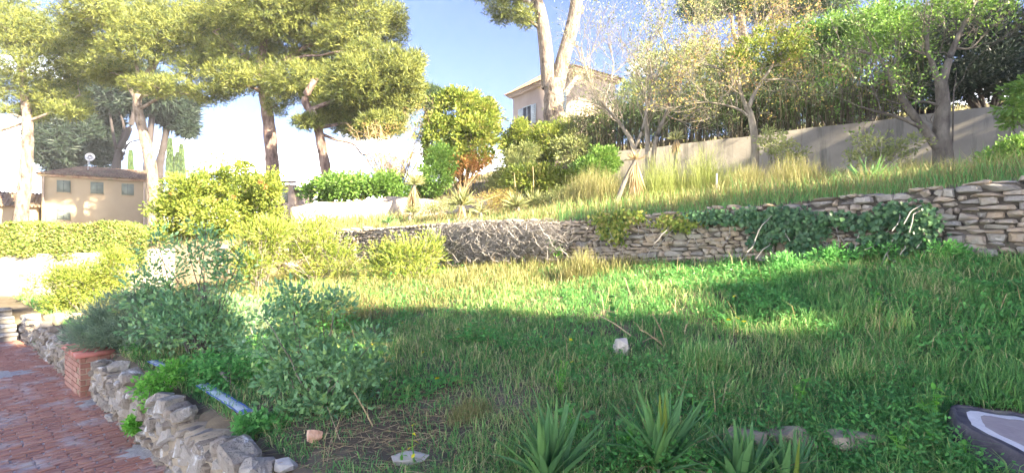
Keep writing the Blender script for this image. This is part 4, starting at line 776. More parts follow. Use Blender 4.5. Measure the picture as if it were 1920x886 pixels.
yucca('yucca', 'small green yucca on the grass strip below the low pinkish wall', 728, 418, 14.6, 22, 36, 'yucca_leaf')
yucca('yucca', 'little green yucca at the base of the skirted yucca', 770, 398, 16.0, 26, 36, 'yucca_pale')
b = G(1343, 11.6); g = Geo(); tube(g, [b - (0, 0, .1), b + (.01, 0, .62)], [.022, .02], 6); tag(g.build('wooden_stake', 'white_wood', loc=tuple(b)), 'thin white wooden stake standing in the dry grass', 'stake')

# ---------------------------------------------------------------- ivy and dead vines on the dry stone wall
WT, WAT = along(STONE[:7])
def wall_pts(n, off=(.32, .42)):
    u = rng.random(n) * WT; out = []
    for q_u, v in zip(u, rng.random(n)):
        q, d = WAT(q_u); nn = -np.array([d[1], -d[0]]); f = random.uniform(*off); out.append((q[0] + nn[0] * f, q[1] + nn[1] * f, q[2] + v * (q[3] - q[2] + .12), nn[0], nn[1]))
    return np.array(out)
WPTS = wall_pts(60000)
WPX = CX + F * WPTS[:, 0] / WPTS[:, 1]; WPY = HY - F * (WPTS[:, 2] - EYE) / WPTS[:, 1]
def wall_mask(ells, edge=.35):
    m = np.full(len(WPTS), -1.0)
    for (x, y, rx, ry) in ells: m = np.maximum(m, 1.25 - ((WPX - x) / rx) ** 2 - ((WPY - y) / ry) ** 2)
    w_ = .4 * np.sin(WPX * .12) * np.sin(WPY * .17) + .35 * np.sin(WPX * .31 + 1) * np.sin(WPY * .29); return (m + w_ + rng.normal(0, .22, len(m))) > edge
for (ells, lab) in (([(1330, 405, 44, 10), (1400, 405, 80, 13), (1470, 402, 60, 13), (1450, 425, 40, 18), (1430, 450, 26, 14), (1505, 445, 24, 34), (1530, 420, 26, 22)], 'dark ivy mat draped over the middle of the dry stone wall'),
                    ([(1575, 408, 40, 10), (1640, 414, 60, 13), (1690, 395, 50, 14), (1725, 415, 34, 28), (1640, 445, 26, 8), (1695, 450, 36, 14), (1600, 470, 20, 9), (1740, 445, 20, 16)], 'thick dark ivy covering the wall beside the bare stones'),
                    ([(1160, 405, 50, 14), (1270, 415, 40, 14), (1150, 430, 26, 20)], 'thin patchy ivy on the sunlit edge of the dry stone wall')):
    m = wall_mask(ells); W_ = WPTS[m]; n0 = W_[:, :3].mean(0); t = thing('ivy', lab, 'ivy', tuple(n0)); nn = np.concatenate([W_[:, 3:5], np.zeros((len(W_), 1))], 1); k = 1
    P = np.repeat(W_[:, :3], k, 0) + rng.normal(0, .035, (len(W_) * k, 3)) + np.repeat(nn, k, 0) * rng.uniform(0, .06, (len(W_) * k, 1)); N_ = np.repeat(nn, k, 0)
    g = Geo(); leaves(g, P, rdir(len(P)) * .6 + np.array([0, 0, -.8]) + N_ * .3, rng.uniform(.05, .085, len(P)), rng.uniform(.045, .075, len(P)), fold=.12, up=N_ + np.array([0, 0, .5])); g.build('leaves', 'ivy_leaf' if 'thin' not in lab else 'yellow_green', t)
    g = Geo()
    for j in rng.integers(0, len(W_), 26): p = W_[j, :3]; tube(g, wander(p, p + np.array([random.uniform(-.4, .4), random.uniform(-.2, .2), -random.uniform(.2, .5)]), 6, .25), .007, 4, caps=False)
    g.build('stem', 'twig_grey', t)
m = wall_mask([(925, 447, 84, 34), (1010, 440, 50, 26), (850, 462, 36, 26), (905, 424, 44, 10)], .3); W_ = WPTS[m]; t = thing('dead_vine', 'mass of grey leafless vines matted over the dry stone wall', 'vine', tuple(W_[:, :3].mean(0))); g = Geo(); idx = rng.integers(0, len(W_), 1900)
for j in idx:
    p = W_[j, :3] + np.append(W_[j, 3:5], 0) * random.uniform(-.02, .28); an = random.uniform(-.9, .9); l = random.uniform(.2, .6); dirv = np.array([-.7 * math.cos(an), .7 * math.cos(an), math.sin(an)]) * random.choice((-1, 1)); q = p + dirv * l; 
    if HY - F * (q[2] - EYE) / q[1] < 408: continue
    tube(g, wander(p, q, 5, .45, -.1), random.uniform(.004, .008), 3, rng.random(), caps=False)
g.build('stems', 'twig_grey', t)
shrub('rose_bush', 'small green climbing rose sprig in front of the dead vines', 1050, 10.2, [(1040, 462, 12, 8), (1050, 472, 14, 8), (1035, 455, 8, 6)], 'bright_weed', .05, .03, 26, 10, .06, .1, n_stem=5, stem_r=.005, shell=.1)

# ---------------------------------------------------------------- grass
def vnoise(x, y, s, seed=0):
    r_ = np.random.default_rng(seed); T = r_.random((64, 64)); x = x * s + 100; y = y * s + 100; i = np.floor(x).astype(int); j = np.floor(y).astype(int); fx = x - i; fy = y - j; fx = fx * fx * (3 - 2 * fx); fy = fy * fy * (3 - 2 * fy)
    return (T[i % 64, j % 64] * (1 - fx) + T[(i + 1) % 64, j % 64] * fx) * (1 - fy) + (T[i % 64, (j + 1) % 64] * (1 - fx) + T[(i + 1) % 64, (j + 1) % 64] * fx) * fy
def scatter(n, d0, d1, pw=1.0, m=420):
    n = int(n * 1.3)
    d = d0 + (d1 - d0) * rng.random(n) ** pw; px = rng.uniform(-m, 1920 + m, n); return (px - CX) / F * d, d, px
def zones(x, y): return pl_eval(NEAR, x, y)[0], pl_eval(STONE, x, y)[0], pl_eval(PLAST, x, y)[0]
def bare(x, y):                                             # trodden earth beside the wall end
    return .85 * np.clip(1.3 - np.hypot((x + .95) / .95, (y - 3.55) / .75), 0, 1) + .55 * np.clip(1.3 - np.hypot((x + .1) / .6, (y - 4.1) / .5), 0, 1) + .8 * np.clip(1.2 - np.hypot((x + 1.9) / .8, (y - 4.3) / .5), 0, 1)
x, y, px = scatter(285000, 2.55, 13.5, 1.25); dn, ds, dp = zones(x, y); c1 = vnoise(x, y, .9, 1); c2 = vnoise(x, y, 3.1, 2); c3 = vnoise(x, y, 7, 3)
keep = (dn > .12) & (ds < -.3) & (np.hypot(x - 3.22, y - 3.0) > .47) & (rng.random(len(x)) > .92 * bare(x, y)) & (rng.random(len(x)) < .35 + .9 * c2)
x, y, c1, c2, c3, px = [q[keep] for q in (x, y, c1, c2, c3, px)]; n = len(x)
lush = np.clip((x - .5) / 3.5, 0, 1); hgt = (.05 + .10 * c1 + .10 * c2 * c3 + .10 * lush * (.4 + c2)) * rng.uniform(.5, 1.35, n); dryf = np.clip((c1 - .4) * 1.5 + .25 * (c3 - .4) + .2 * (1 - lush), .03, .75)
col = np.where(rng.random(n) < dryf * .7 + .05, rng.uniform(.7, 1, n), np.clip(rng.uniform(-.1, .45, n) + .45 * c2 * vnoise(x, y, 1.4, 44), 0, .7)); g = Geo(); P = np.stack([x, y, Hn(x, y) - .012], 1)
blades(g, P, hgt, (.0034 + .0009 * y) * rng.uniform(.7, 1.4, n), rng.uniform(.2, 1.5, n), col)
nt_ = int(1500 * 1.3); tx, ty, _p = scatter(1500, 2.7, 8.5, 1.3); per = 16; x = np.repeat(tx, per) + rng.normal(0, .022, nt_ * per); y = np.repeat(ty, per) + rng.normal(0, .022, nt_ * per); dn, ds, dp = zones(x, y); keep = (dn > .15) & (ds < -.35) & (bare(x, y) < .35) & (np.hypot(x - 3.22, y - 3.0) > .5); hh = np.repeat(rng.uniform(.14, .36, nt_) * (.65 + .5 * np.clip((tx - .5) / 3, 0, 1)), per) * rng.uniform(.6, 1.2, nt_ * per); cc_ = np.clip(np.repeat(rng.uniform(.05, .7, nt_), per) + rng.normal(0, .1, nt_ * per), 0, 1)
x, y, hh, cc_ = x[keep], y[keep], hh[keep], cc_[keep]; blades(g, np.stack([x, y, Hn(x, y) - .01], 1), hh, .0045 + .0008 * y, rng.uniform(.4, 1.5, len(x)), cc_); o = g.build('lawn_grass', 'grass'); o['kind'] = 'stuff'; tag(o, 'rough green lawn grass between the walls', 'grass')
# low broad-leaved ground cover in patches
x, y, px = scatter(190000, 2.6, 13, 1.3); dn, ds, dp = zones(x, y); c = vnoise(x, y, 1.6, 9) + .22 * np.clip((x - 1) / 3, 0, 1); keep = (dn > .15) & (ds < -.28) & (c > .52) & (bare(x, y) < .4) & (np.hypot(x - 3.22, y - 3.0) > .47) & ~((x < 2.2) & (ds > -4.6) & (rng.random(len(x)) < .9)); x, y = x[keep], y[keep]; n = len(x)
g = Geo(); P = np.stack([x, y, Hn(x, y) + rng.uniform(.02, .24, n) * vnoise(x, y, 2.4, 5)], 1); D = rdir(n); D[:, 2] = np.abs(D[:, 2]) * .5; leaves(g, P, D, (.02 + .0045 * y) * rng.uniform(.5, 1.5, n) * (.7 + .6 * vnoise(x, y, 1.0, 61)), (.014 + .003 * y) * rng.uniform(.6, 1.2, n) * (.7 + .6 * vnoise(x, y, 1.0, 61)), np.clip(rng.random(n) * .6 + .5 * vnoise(x, y, 1.7, 62), 0, 1), up=np.array([0, 0, 1.]))
o = g.build('ground_cover', 'weed'); o['kind'] = 'stuff'; tag(o, 'patches of small leafy weeds among the lawn grass', 'weeds')
# upper terrace grass, dry and yellow with a green fringe along the wall
x, y, px = scatter(140000, 5.2, 19, 1.0); dn, ds, dp = zones(x, y); c1 = vnoise(x, y, .7, 21); keep = (ds > -.05) & (dp < -.15) & (rng.random(len(x)) < .3 + c1); x, y, c1, ds = x[keep], y[keep], c1[keep], ds[keep]; n = len(x)
fr = np.clip(1 - ds / 1.6, 0, 1); green = (rng.random(n) < .2 + .6 * fr * (x > 1.0)); hgt = (.12 + .5 * c1 ** 1.5 * (1 - .75 * fr)) * rng.uniform(.4, 1.5, n); P = np.stack([x, y, Hn(x, y) - .02], 1)
for sel, mt, nm, lab in ((~green, 'dry_grass', 'dry_terrace_grass', 'dry yellow grass on the upper terrace'), (green, 'grass', 'green_terrace_grass', 'green grass fringe along the top of the dry stone wall')):
    g = Geo(); m_ = sel.sum(); blades(g, P[sel], hgt[sel], (.004 + .0007 * y[sel]), rng.uniform(.15, 1.1, m_), rng.random(m_) * (.75 if nm[0] == 'g' else 1)); o = g.build(nm, mt); o['kind'] = 'stuff'; tag(o, lab, 'grass')
# hillside and left bank cover
x, y, px = scatter(20000, 9, 34, 1.0); dn, ds, dp = zones(x, y); keep = ((dp > .2) | ((x < -7) & (dn > .15) & (np.abs(ds) > .3))) ; x, y = x[keep], y[keep]; n = len(x); g = Geo(); P = np.stack([x, y, Hn(x, y) - .02], 1)
blades(g, P, rng.uniform(.1, .5, n), .006 + .0012 * y, rng.uniform(.2, 1, n), rng.random(n)); o = g.build('hillside_grass', 'dry_grass'); o['kind'] = 'stuff'; tag(o, 'tangled dry undergrowth on the hillside behind the walls', 'undergrowth')
# taller dry grass where the sun reaches the foot of the left wall
x, y, px = scatter(130000, 6.3, 15, 1.0); dn, ds, dp = zones(x, y); keep = (ds < -.3) & (dn > .3) & (px < 1260) & (px > 150) & (ds > -5.6 + .0055 * (px - 500)) & (rng.random(len(x)) < .3 + vnoise(x, y, 1.1, 31)); x, y = x[keep], y[keep]; n = len(x); g = Geo()
blades(g, np.stack([x, y, Hn(x, y) - .02], 1), rng.uniform(.08, .38, n) * (.4 + vnoise(x, y, 1.1, 31)), .005 + .0006 * y, rng.uniform(.15, 1.1, n), rng.random(n) * .9); o = g.build('tall_dry_grass', 'dry_grass'); o['kind'] = 'stuff'; tag(o, 'straw-coloured tall grass below the left part of the dry stone wall', 'grass')
x, y, px = scatter(900, 3.2, 11, 1.1); dn, ds, dp = zones(x, y); k_ = (dn > .2) & (ds < -.35) & (vnoise(x, y, .9, 71) > .4); x, y = x[k_], y[k_]; n = len(x); g = Geo()
blades(g, np.stack([x, y, Hn(x, y) - .01], 1), rng.uniform(.15, .5, n), .0035 + .0006 * y, rng.uniform(.1, 1.3, n), rng.random(n)); o = g.build('dry_stalks', 'dead_leaf'); o['kind'] = 'stuff'; tag(o, 'thin dry stalks sticking out of the lawn grass', 'stalks')
# straw litter on the bare earth
n = 2600; x = rng.normal(-.7, .75, n); y = rng.normal(3.75, .45, n); dn = zones(x, y)[0]; k_ = dn > .1; x, y = x[k_], y[k_]; n = len(x); g = Geo(); D = rdir(n); D[:, 2] *= .12; leaves(g, np.stack([x, y, Hn(x, y) + rng.uniform(.005, .035, n)], 1), D, rng.uniform(.05, .2, n), .004); o = g.build('straw_litter', 'dead_leaf'); o['kind'] = 'stuff'; tag(o, 'scattered dead straw on the bare earth by the rubble wall', 'straw')

# ---------------------------------------------------------------- foreground shrubs
shrub('dark_leaved_shrub', 'tall loose blue-green shrub in shade beside the rosemary', 375, 6.3, [(370, 470, 44, 34, -.1), (300, 520, 46, 40), (420, 520, 44, 40), (350, 570, 70, 40), (290, 455, 26, 26), (430, 590, 44, 36), (380, 430, 26, 18), (270, 560, 40, 40), (440, 480, 22, 26), (300, 610, 60, 40, -.3), (400, 625, 66, 40, -.4), (360, 600, 60, 40, -.4), (440, 640, 40, 30, -.5)], 'blue_green', .07, .034, 330, 13, .15, .3, bark='grey_bark', n_stem=26, stem_r=.013, fold=.14, shell=.1, up=.4, vary=.3)
shrub('broadleaf_shrub', 'dense blue-green leafy shrub growing at the lawn edge', 590, 4.35, [(575, 660, 70, 50), (640, 690, 66, 46), (540, 700, 54, 46), (555, 590, 46, 34), (600, 755, 84, 34), (540, 770, 50, 26), (650, 770, 60, 24), (620, 575, 30, 24), (530, 625, 40, 40), (660, 730, 44, 34), (540, 550, 26, 16), (640, 560, 22, 12), (690, 640, 30, 18), (490, 640, 28, 24), (500, 590, 18, 14), (700, 700, 24, 30)], 'blue_green', .062, .033, 400, 14, .125, .35, bark='pale_bark', n_stem=26, stem_r=.01, fold=.14, shell=.15, up=.35, vary=.3)
shrub('rosemary_bush', 'sprawling grey-green rosemary spilling over the rubble wall', 280, 6.9, [(240, 610, 90, 52), (330, 605, 90, 60), (185, 630, 50, 40), (430, 620, 76, 56), (270, 575, 60, 40), (390, 660, 90, 30), (290, 665, 70, 24), (215, 685, 34, 34), (370, 660, 60, 30)], 'rosemary', .085, .012, 900, 42, .15, .4, n_stem=14, stem_r=.01, shell=.2, up=.6, vary=.5)
for (px, d, cl, lab, lm) in ((305, 5.35, [(300, 712, 30, 22, -.35), (290, 745, 26, 26, -.45), (325, 690, 30, 14, -.2), (275, 720, 20, 20, -.4)], 'bright green plant hanging down the rubble wall', 'bright_weed'),
                             (420, 5.2, [(400, 690, 44, 22), (450, 680, 36, 20), (370, 680, 34, 20), (480, 690, 20, 20)], 'leafy green weeds behind the blue packaging strip', 'weed'),
                             (258, 5.6, [(258, 795, 12, 9, -.6)], 'little green tuft at the foot of the rubble wall', 'bright_weed'),
                             (500, 4.0, [(510, 800, 40, 20), (480, 790, 26, 16), (455, 795, 16, 14, -.1)], 'leafy weeds at the top edge of the rubble wall', 'weed'),
                             (110, 9.0, [(105, 655, 24, 20), (130, 625, 26, 18), (90, 640, 16, 20)], 'grey bushy weed over the wall before the steps', 'rosemary')):
    shrub('wall_plant', lab, px, d, cl, lm, .045, .03, 90, 12, .07, .08, n_stem=10, stem_r=.005, fold=.12, shell=.1)

# leaf shapes that are picked out singly
def leaf_mesh(name, l, w, curl, mat, lobes=0, seg=5, thick=.25):
    g = Geo(); V = []; t = np.linspace(0, 1, seg)
    for q in t:
        ww = w * .5 * (math.sin(math.pi * min(1, q * .93 + .07)) ** .8 if lobes == 0 else math.sin(math.pi * (q * .9 + .1) ** .6) * (1 + .22 * (-1) ** int(q * seg)))
        z = curl * l * q * q; V += [(-ww, q * l, z + abs(ww) * thick), (0, q * l, z), (ww, q * l, z + abs(ww) * thick)]
    f = []
    for i in range(seg - 1): b = i * 3; f += [(b, b + 1, b + 4, b + 3), (b + 1, b + 2, b + 5, b + 4)]
    g.add(V, f4=f, a=rng.random()); me = g.mesh(name, smooth=True); me.materials.append(MATS[mat]); return me
def sword_mesh(name, l, w, curl, mat):
    g = Geo(); V = []; seg = 7
    for i in range(seg):
        q = i / (seg - 1); ww = w * .5 * min(1, .55 + q * 2.2) * (1 - max(0, q - .35) / .65) ** .8; z = -curl * l * q ** 2.2; V += [(-ww, q * l, z + ww * .45), (0, q * l, z), (ww, q * l, z + ww * .45)]
    f = []
    for i in range(seg - 1): b = i * 3; f += [(b, b + 1, b + 4, b + 3), (b + 1, b + 2, b + 5, b + 4)]
    g.add(V, f4=f, a=rng.random()); me = g.mesh(name, smooth=True); me.materials.append(MATS[mat]); return me
SW = [sword_mesh('leaf', 1, .10 * k, c, m_) for k, c, m_ in ((1, .05, 'yucca_leaf'), (.7, .3, 'yucca_leaf'), (1.15, .0, 'yucca_leaf'), (.8, .5, 'yucca_leaf'), (1, .1, 'yucca_leaf'), (1.1, .2, 'yucca_leaf'), (.5, .45, 'weed'), (.45, .7, 'dead_leaf'))]; SWY = sword_mesh('leaf', 1, .085, .03, 'yellow_green')
def place_leaf(me, par, loc, az, el, s, roll=0):
    o = bpy.data.objects.new('leaf', me); COL.objects.link(o); o.parent = par
    o.matrix_local = Matrix.Translation(loc) @ Matrix.Rotation(az, 4, 'Z') @ Matrix.Rotation(el, 4, 'X') @ Matrix.Rotation(roll, 4, 'Y') @ Matrix.Diagonal((s, s, s, 1)); return o
def sword_plant(px, d, L_, n, label, yellow=0, spread=1.0):
    b = G(px, d); t = thing('sword_leaf_plant', label, 'plant', b, world=False)
    for k in range(n):
        az = k * 2.4 + random.uniform(-.3, .3); q = k / n; el = R(88 - 58 * spread * q ** 1.2 + random.uniform(-12, 12)); place_leaf(random.choice(SW[:6] if q < .6 else SW), t, (.03 * math.cos(az), .03 * math.sin(az), -.02), az, el, L_ * random.uniform(.75, 1.1), random.uniform(-.4, .4))
    for k in range(yellow): place_leaf(SWY, t, (random.uniform(-.02, .02), -.03, 0), random.uniform(-.5, .5) + 3.1, R(83), L_ * random.uniform(.85, 1.1))
    g = Geo(); tube(g, [(0, 0, -.08), (0, 0, .05)], [.05, .04], 8); g.build('stem', 'grey_bark', t); return t
sword_plant(1030, 2.98, .52, 70, 'broad clump of blue-green sword leaves by the heart-leaved weeds', 0)
sword_plant(1240, 2.98, .52, 60, 'upright clump of sword leaves with yellow central blades', 2, .85)
sword_plant(1392, 2.84, .46, 50, 'sword-leaved clump in front of the pale kerb stone', 0, .9)
sword_plant(1480, 2.83, .40, 34, 'smaller sword-leaved clump touching the pale kerb stone', 1, .9)
NET = [leaf_mesh('leaf', 1, .5, -.25 * k, 'bright_weed', 1) for k in (.5, 1, 1.5)]; HRT = [leaf_mesh('leaf', 1, .9, -.2 * k, 'weed', 0) for k in (.5, 1, 1.6)]; YLW = [leaf_mesh('leaf', 1, .45, -.3, 'petal')]
def leafy(name, px, py, h, n, ls, meshes, label, w=.12, stems=4, cat='weed', d=None):
    b = hit(px, py) if d is None else G(px, d); t = thing(name, label, cat, b, world=False); g = Geo(); pts = []
    for k in range(stems):
        e = np.array([random.uniform(-w, w), random.uniform(-w, w), h * random.uniform(.7, 1.05)]); p = wander((random.uniform(-.02, .02), random.uniform(-.02, .02), -.03), e, 7, .12); tube(g, p, np.linspace(.005, .002, 7), 4, caps=False); pts += list(p[2:])
    g.build('stem', 'bright_weed', t)
    for k in range(n): p = pts[(k * 3) % len(pts)]; place_leaf(random.choice(meshes), t, tuple(p), random.uniform(0, 6.28), R(random.uniform(-15, 45)), ls * random.uniform(.6, 1.15) * (1.1 - .5 * p[2] / h), random.uniform(-.4, .4))
    return t
leafy('nettle', 1755, 810, .26, 34, .10, NET, 'tall bright green nettle beside the sawn stump', .08, 4)
leafy('nettle', 1690, 870, .2, 26, .075, NET, 'bushy bright nettle below the sawn stump', .12, 4)
leafy('nettle', 1800, 872, .18, 26, .07, NET, 'low bright nettle under the stump edge', .14, 4)
leafy('nettle', 1495, 770, .28, 26, .07, NET, 'slim bright nettle behind the pale kerb stone', .05, 3)
leafy('nettle', 1640, 600, .3, 22, .08, NET, 'light green weed standing in the lush lawn', .07, 3)
leafy('nettle', 1150, 620, .42, 40, .07, HRT, 'single upright dark leafy stem in the middle of the lawn', .03, 1)
leafy('heart_leaved_weed', 1090, 815, .22, 40, .085, HRT, 'heart-leaved weed between the two big sword-leaved clumps', .2, 6)
leafy('heart_leaved_weed', 1170, 850, .24, 26, .075, HRT, 'second heart-leaved weed against the yellow-bladed clump', .08, 4)
leafy('heart_leaved_weed', 1310, 800, .2, 22, .07, HRT, 'heart-leaved weed right of the yellow-bladed clump', .1, 4)
leafy('heart_leaved_weed', 1050, 745, .3, 30, .05, NET, 'feathery bright weed behind the heart-leaved weeds', .1, 4)
leafy('yellow_sapling', 775, 872, .26, 9, .06, YLW, 'tiny sapling with bright yellow leaves by the pale slab', .02, 1, 'sapling')
leafy('green_seedling', 745, 876, .12, 9, .055, NET, 'yellow-green seedling in front of the pale slab', .04, 1, 'seedling')
for i, (px, py, lab) in enumerate(((1560, 500, 'ferny green weed at the foot of the ivy-covered wall'), (1660, 490, 'larger ferny weed below the thick ivy'), (1770, 495, 'ferny weed where the bare stones begin'), (1880, 470, 'dark bushy weed against the bare right-hand stones'), (1480, 520, 'flowering weed stem before the middle ivy'))):
    b = hit(px, py); shrub('ferny_weed', lab, px, b[1], [(px, py - 22, 40, 20, 0), (px + 20, py - 12, 34, 14, 0)], 'weed' if i != 3 else 'dark_evergreen', .06, .02, 60, 22, .09, .1, n_stem=6, stem_r=.005, shell=.05)

# ---------------------------------------------------------------- flowers
PET = Geo()
for ring, (nr, ln, lift) in enumerate(((14, .5, .12), (10, .36, .28), (6, .2, .38))):
    an = np.arange(nr) * 2 * math.pi / nr + ring; D = np.stack([np.cos(an), np.sin(an), 0 * an + lift], 1); leaves(PET, np.zeros((nr, 3)) + np.array([0, 0, .02 * ring]), D, ln, .16, up=np.array([[0, 0, 1.]]))
FH = PET.mesh('flower_head'); FH.materials.append(MATS['petal']); FW = PET.mesh('flower_head'); FW.materials.append(MATS['white_petal'])
def flower(px, py, s, me, label, grp):
    p = hit(px, py, .13); t = thing('yellow_flower' if me is FH else 'white_flower', label, 'flower', p, world=False, group=grp); g = Geo(); tube(g, wander((0, 0, -.02), (.01, 0, .15), 5, .1), .0022, 4); g.build('stem', 'weed', t)
    o = bpy.data.objects.new('flower_head', me); COL.objects.link(o); o.parent = t; o.location = (.01, 0, .15); o.scale = (s, s, s); o.rotation_euler = (R(random.uniform(10, 35)), random.uniform(-.3, .3), random.uniform(0, 6))
GA = 'yellow hawkweed flowers dotted over the lawn'; 
for (px, py) in ((753, 608), (791, 665), (906, 619), (925, 603), (1012, 635), (1068, 640), (1070, 683), (857, 620), (1375, 559)): flower(px, py, .042, FH, 'small yellow flower alone in the lawn grass', GA)
for (px, py) in ((697, 650), (709, 651)): flower(px, py, .045, FH, 'one of two yellow flowers side by side behind the broadleaf shrub', 'twin yellow flowers')
for (px, py) in ((1364, 604), (1381, 600), (1393, 607)): flower(px, py, .055, FH, 'one of three yellow flowers clustered beside the dry branching twigs', 'three clustered yellow flowers')
flower(817, 715, .05, FH, 'large yellow flower near the bare earth patch', None)
for (px, py) in ((1190, 518), (1214, 510), (1187, 529), (1335, 512), (1346, 520), (1370, 508), (1330, 525), (1300, 515)): flower(px, py, .03, FW, 'tiny white flower at the foot of the dry stone wall', 'tiny white flowers below the stone wall')

# ---------------------------------------------------------------- small things on the lawn
def rock(name, mat, px, py, size, label, cat='stone', meshes=ROUGH, rz=None, sink=.25, tilt=0):
    p = hit(px, py); o = bpy.data.objects.new(name, random.choice(meshes).copy()); o.data.materials.append(MATS[mat]); COL.objects.link(o); bm = bmesh.new(); bm.from_mesh(o.data); bmesh.ops.subdivide_edges(bm, edges=bm.edges[:], cuts=1, use_grid_fill=True)
    for v in bm.verts: v.co += Vector((random.uniform(-1, 1), random.uniform(-1, 1), random.uniform(-1, 1))) * .02
    bm.to_mesh(o.data); bm.free(); o.scale = size; o.location = (p[0], p[1], p[2] + size[2] * (.5 - sink)); o.rotation_euler = (tilt, 0, random.uniform(-.4, .4) if rz is None else rz); return tag(o, label, cat)
rock('pale_rock', 'pale_rock', 1165, 664, (.13, .13, .17), 'rounded pale rock sitting in the lawn grass', 'rock', sink=.1)
rock('kerb_stone', 'mortar', 1492, 832, (.34, .2, .13), 'pale grey squared kerb stone behind the sword leaves', sink=.15, rz=.05)
rock('kerb_stone', 'mortar', 1395, 828, (.28, .18, .12), 'pale kerb stone half hidden between the sword-leaved clumps', sink=.2, rz=-.05)
rock('kerb_stone', 'mortar', 1600, 842, (.34, .2, .14), 'mossy kerb stone overgrown by grass', sink=.25, rz=.1)
rock('tile_fragment', 'terracotta', 590, 830, (.11, .05, .12), 'broken terracotta tile fragment on the bare earth', 'tile fragment', sink=.1, tilt=.4)
rock('flat_slab', 'pale_rock', 768, 862, (.24, .14, .06), 'flat pale mauve slab lying by the yellow-leaved sapling', 'slab')
rock('white_stone', 'cement', 536, 878, (.15, .13, .09), 'white lumpy stone on the end of the rubble wall')
rock('bank_rock', 'mortar', 160, 602, (.3, .26, .2), 'sunlit pale boulder under the feathery shrub', 'rock', sink=.2)
rock('bank_rock', 'mortar', 108, 606, (.3, .26, .22), 'squared sunlit block beside the stone steps', 'rock', sink=.2)
def dry_twig(px, py, segs, label, mat='twig_tan', lvl=1, r=.008, sc_=1.0, lift=.05):
    p = hit(px, py); t = thing('dry_twig', label, 'twig', p); g = Geo()
    for s in segs:
        q = [W3(a, b_, p[1] + dd) for a, b_, dd in s]; sp = spline(q, 8); tube(g, sp, np.linspace(r, r * .5, 8), 5, rng.random())
        for k in range(2 * lvl): twig(g, sp[random.randint(3, 7)], rdir(1)[0] + np.array([0, 0, .6]), .12 * sc_, r * .5, 0, [])
    g.build('branches', mat, t)
dry_twig(1240, 655, [[(1250, 655, 0), (1240, 620, 0), (1222, 585, .1)], [(1247, 650, 0), (1215, 625, -.1), (1200, 618, -.1)], [(1240, 640, 0), (1225, 632, .1), (1205, 640, 0)]], 'dry branching twigs sticking up from the lawn')
dry_twig(1180, 640, [[(1185, 630, 0), (1150, 605, .1), (1112, 585, .2)]], 'thin dry stalk lying across the lawn grass')
dry_twig(1285, 640, [[(1288, 645, 0), (1284, 625, 0), (1287, 607, 0)]], 'short reddish dry stalk right of the branching twigs')
dry_twig(480, 640, [[(484, 660, 0), (462, 590, 0), (444, 550, 0)]], 'long bare stalk rising between the two blue-green shrubs', 'twig_grey', 0)
dry_twig(700, 800, [[(715, 835, 0), (690, 780, 0), (665, 735, .1)]], 'pale dry stem leaning from the broadleaf shrub')
dry_twig(450, 730, [[(415, 698, .1), (440, 725, 0), (472, 748, -.1)], [(420, 700, .1), (450, 712, .1), (475, 722, .1)]], 'weathered grey branch lying behind the packaging strip', 'twig_grey', 0, .022)
broom('flopped_grass', 'pale flopped grass tuft in the sun before the stone wall', 1085, 9.0, 44, 60, 700, 'dry_grass', .008, 'grass', 1.4, 'blades', .3)
broom('grass_tussock', 'lush dark grass tussock behind the yellow-bladed clump', 1330, 4.3, 70, 70, 900, 'grass', .008, 'grass', .9, 'blades', .4)
broom('grass_tussock', 'arching grass tussock beside the nettle and kerb stone', 1590, 4.0, 60, 70, 700, 'grass', .008, 'grass', 1.2, 'blades', .4)
broom('grass_tussock', 'grey dead grass tuft at the edge of the bare earth', 880, 3.9, 46, 40, 700, 'dry_grass', .004, 'grass', 1.4, 'blades', .4)

# sawn stump at the right
sp_ = hit(1905, 850); sb = np.array([3.22, 3.0, H(3.22, 3.0)]); stp = thing('tree_stump', 'sawn tree stump with pale ring and dark bark', 'stump', sb)
zt_ = .41; rs = .43; N_ = 40; prof = [1 + .07 * math.sin(3 * k * 2 * math.pi / N_ + 1) + .04 * math.sin(7 * k * 2 * math.pi / N_) + random.uniform(-.02, .02) for k in range(N_)]
def ringp(r, z, wob=0): return [(sb[0] + r * prof[k] * math.cos(k * 2 * math.pi / N_), sb[1] + .85 * r * prof[k] * math.sin(k * 2 * math.pi / N_), z + wob * math.sin(5 * k) + (r * prof[k] * (.17 * math.sin(k * 2 * math.pi / N_) - .10 * math.cos(k * 2 * math.pi / N_)) if z > sb[2] + .05 else 0)) for k in range(N_)]
def rings(rr, mat, name, smooth=False):
    g = Geo(); V = []
    for r, z in rr: V += ringp(r, z, .002)
    f = [(i * N_ + k, i * N_ + (k + 1) % N_, (i + 1) * N_ + (k + 1) % N_, (i + 1) * N_ + k) for i in range(len(rr) - 1) for k in range(N_)]; g.add(V, f4=f); return g.build(name, mat, stp, smooth)
rings([(rs * 1.25, sb[2] - .1), (rs * 1.12, sb[2] + .02), (rs * 1.03, zt_ - .05), (rs * 1.0, zt_ + .004), (rs * .965, zt_ + .010), (rs * .94, zt_ - .002)], 'log_bark', 'bark')
rings([(rs * .945, zt_ - .002), (rs * .82, zt_ + .001)], 'log_bark', 'inner_bark'); rings([(rs * .82, zt_ + .001), (rs * .66, zt_ + .005)], 'log_sapwood', 'sapwood')
g = Geo(); V = ringp(rs * .66, zt_ + .005) + [(sb[0], sb[1], zt_ + .01)]; g.add(V, f3=[(k, (k + 1) % N_, N_) for k in range(N_)]); g.build('heartwood', 'log_end_wood', stp)

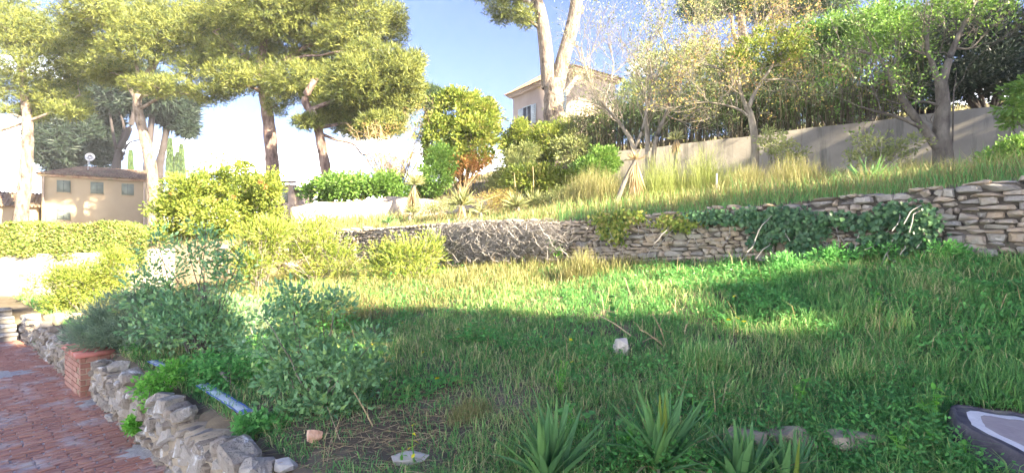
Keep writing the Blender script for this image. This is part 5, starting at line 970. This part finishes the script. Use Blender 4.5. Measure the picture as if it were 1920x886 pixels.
# blue and white packaging strips on the wall
def strip(pa_, pb_, z_, wdt, label):
    a = np.array([*pa_, z_[0]]); b = np.array([*pb_, z_[1]]); L__ = np.linalg.norm(b - a); t = thing('packaging_strip', label, 'packaging', a, math.atan2(b[1] - a[1], b[0] - a[0]), world=False); sl_ = (b[2] - a[2]) / L__
    def sheet(x0, x1, y0, y1, zz, n=10, crease=.012):
        g = Geo(); xs = np.linspace(x0, x1, n); V = []
        for x in xs: 
            zc = zz + sl_ * x + .004 * math.sin(x * 40); V += [(x, y0, zc), (x, (y0 + y1) / 2, zc + crease), (x, y1, zc)]
        f = []
        for i in range(n - 1): q = i * 3; f += [(q, q + 3, q + 4, q + 1), (q + 1, q + 4, q + 5, q + 2)]
        return g.add(V, f4=f)
    bd = sheet(0, L__, -wdt / 2, wdt / 2, .02, 14, .012); bd.build('wrapper', 'wrap_white', t)
    for (y0, y1) in ((-wdt / 2 - .004, -wdt / 2 + .012), (wdt * .5 - .014, wdt * .5 + .002)): sheet(.0, L__, y0, y1, .026, 12, .002).build('blue_edge', 'wrap_blue', t)
    for k in range(4):
        x0 = L__ * (.08 + .2 * k); sheet(x0, x0 + .012, -wdt * .42, wdt * .42, .0215, 3, .0135).build('blue_line', 'wrap_blue', t); g = Geo(); cx_ = x0 + .05; V = []
        for q in range(10):
            an = q * .55; V += [(cx_ + .022 * math.cos(an), .03 + .016 * math.sin(an), .034 + sl_ * cx_), (cx_ + .015 * math.cos(an), .03 + .010 * math.sin(an), .034 + sl_ * cx_)]
        g.add(V, f4=[(2 * q, 2 * q + 1, 2 * q + 3, 2 * q + 2) for q in range(9)]); g.build('blue_mark', 'wrap_blue', t)
    sheet(L__ * .9, L__ * 1.0, -wdt / 2 + .003, wdt / 2 - .003, .0225, 4, .012).build('blue_end', 'wrap_blue', t)
def wtop(px, py, z): d = F * (EYE - z) / (py - HY); return ((px - CX) / F * d, d)
strip(wtop(378, 722, .16), wtop(466, 770, .16), (.15, .12), .11, 'long blue and white packaging strip lying on the rubble wall')
strip(wtop(284, 678, .18), wtop(312, 690, .18), (.17, .17), .09, 'short blue and white packaging strip half hidden by rosemary')

# ---------------------------------------------------------------- thin haze volume added to imitate a pale lens veil
hz = Geo().box(float(gx.min()) - 10, float(gx.max()) + 10, float(gy.min()) - 10, float(gy.max()) + 10, float(ZZ.min()) - 1.0, 30.0).build('haze', 'soil'); hz['kind'] = 'stuff'; tag(hz, 'thin pale haze filling the air over the garden', 'haze')
hm = bpy.data.materials.new('haze'); hm.use_nodes = True; hm.node_tree.nodes.clear(); ho_ = hm.node_tree.nodes.new('ShaderNodeOutputMaterial'); pv = hm.node_tree.nodes.new('ShaderNodeVolumePrincipled'); pv.inputs['Density'].default_value = .0006; pv.inputs['Color'].default_value = (.9, .92, .97, 1); hm.node_tree.links.new(pv.outputs[0], ho_.inputs['Volume']); hz.data.materials.clear(); hz.data.materials.append(hm)
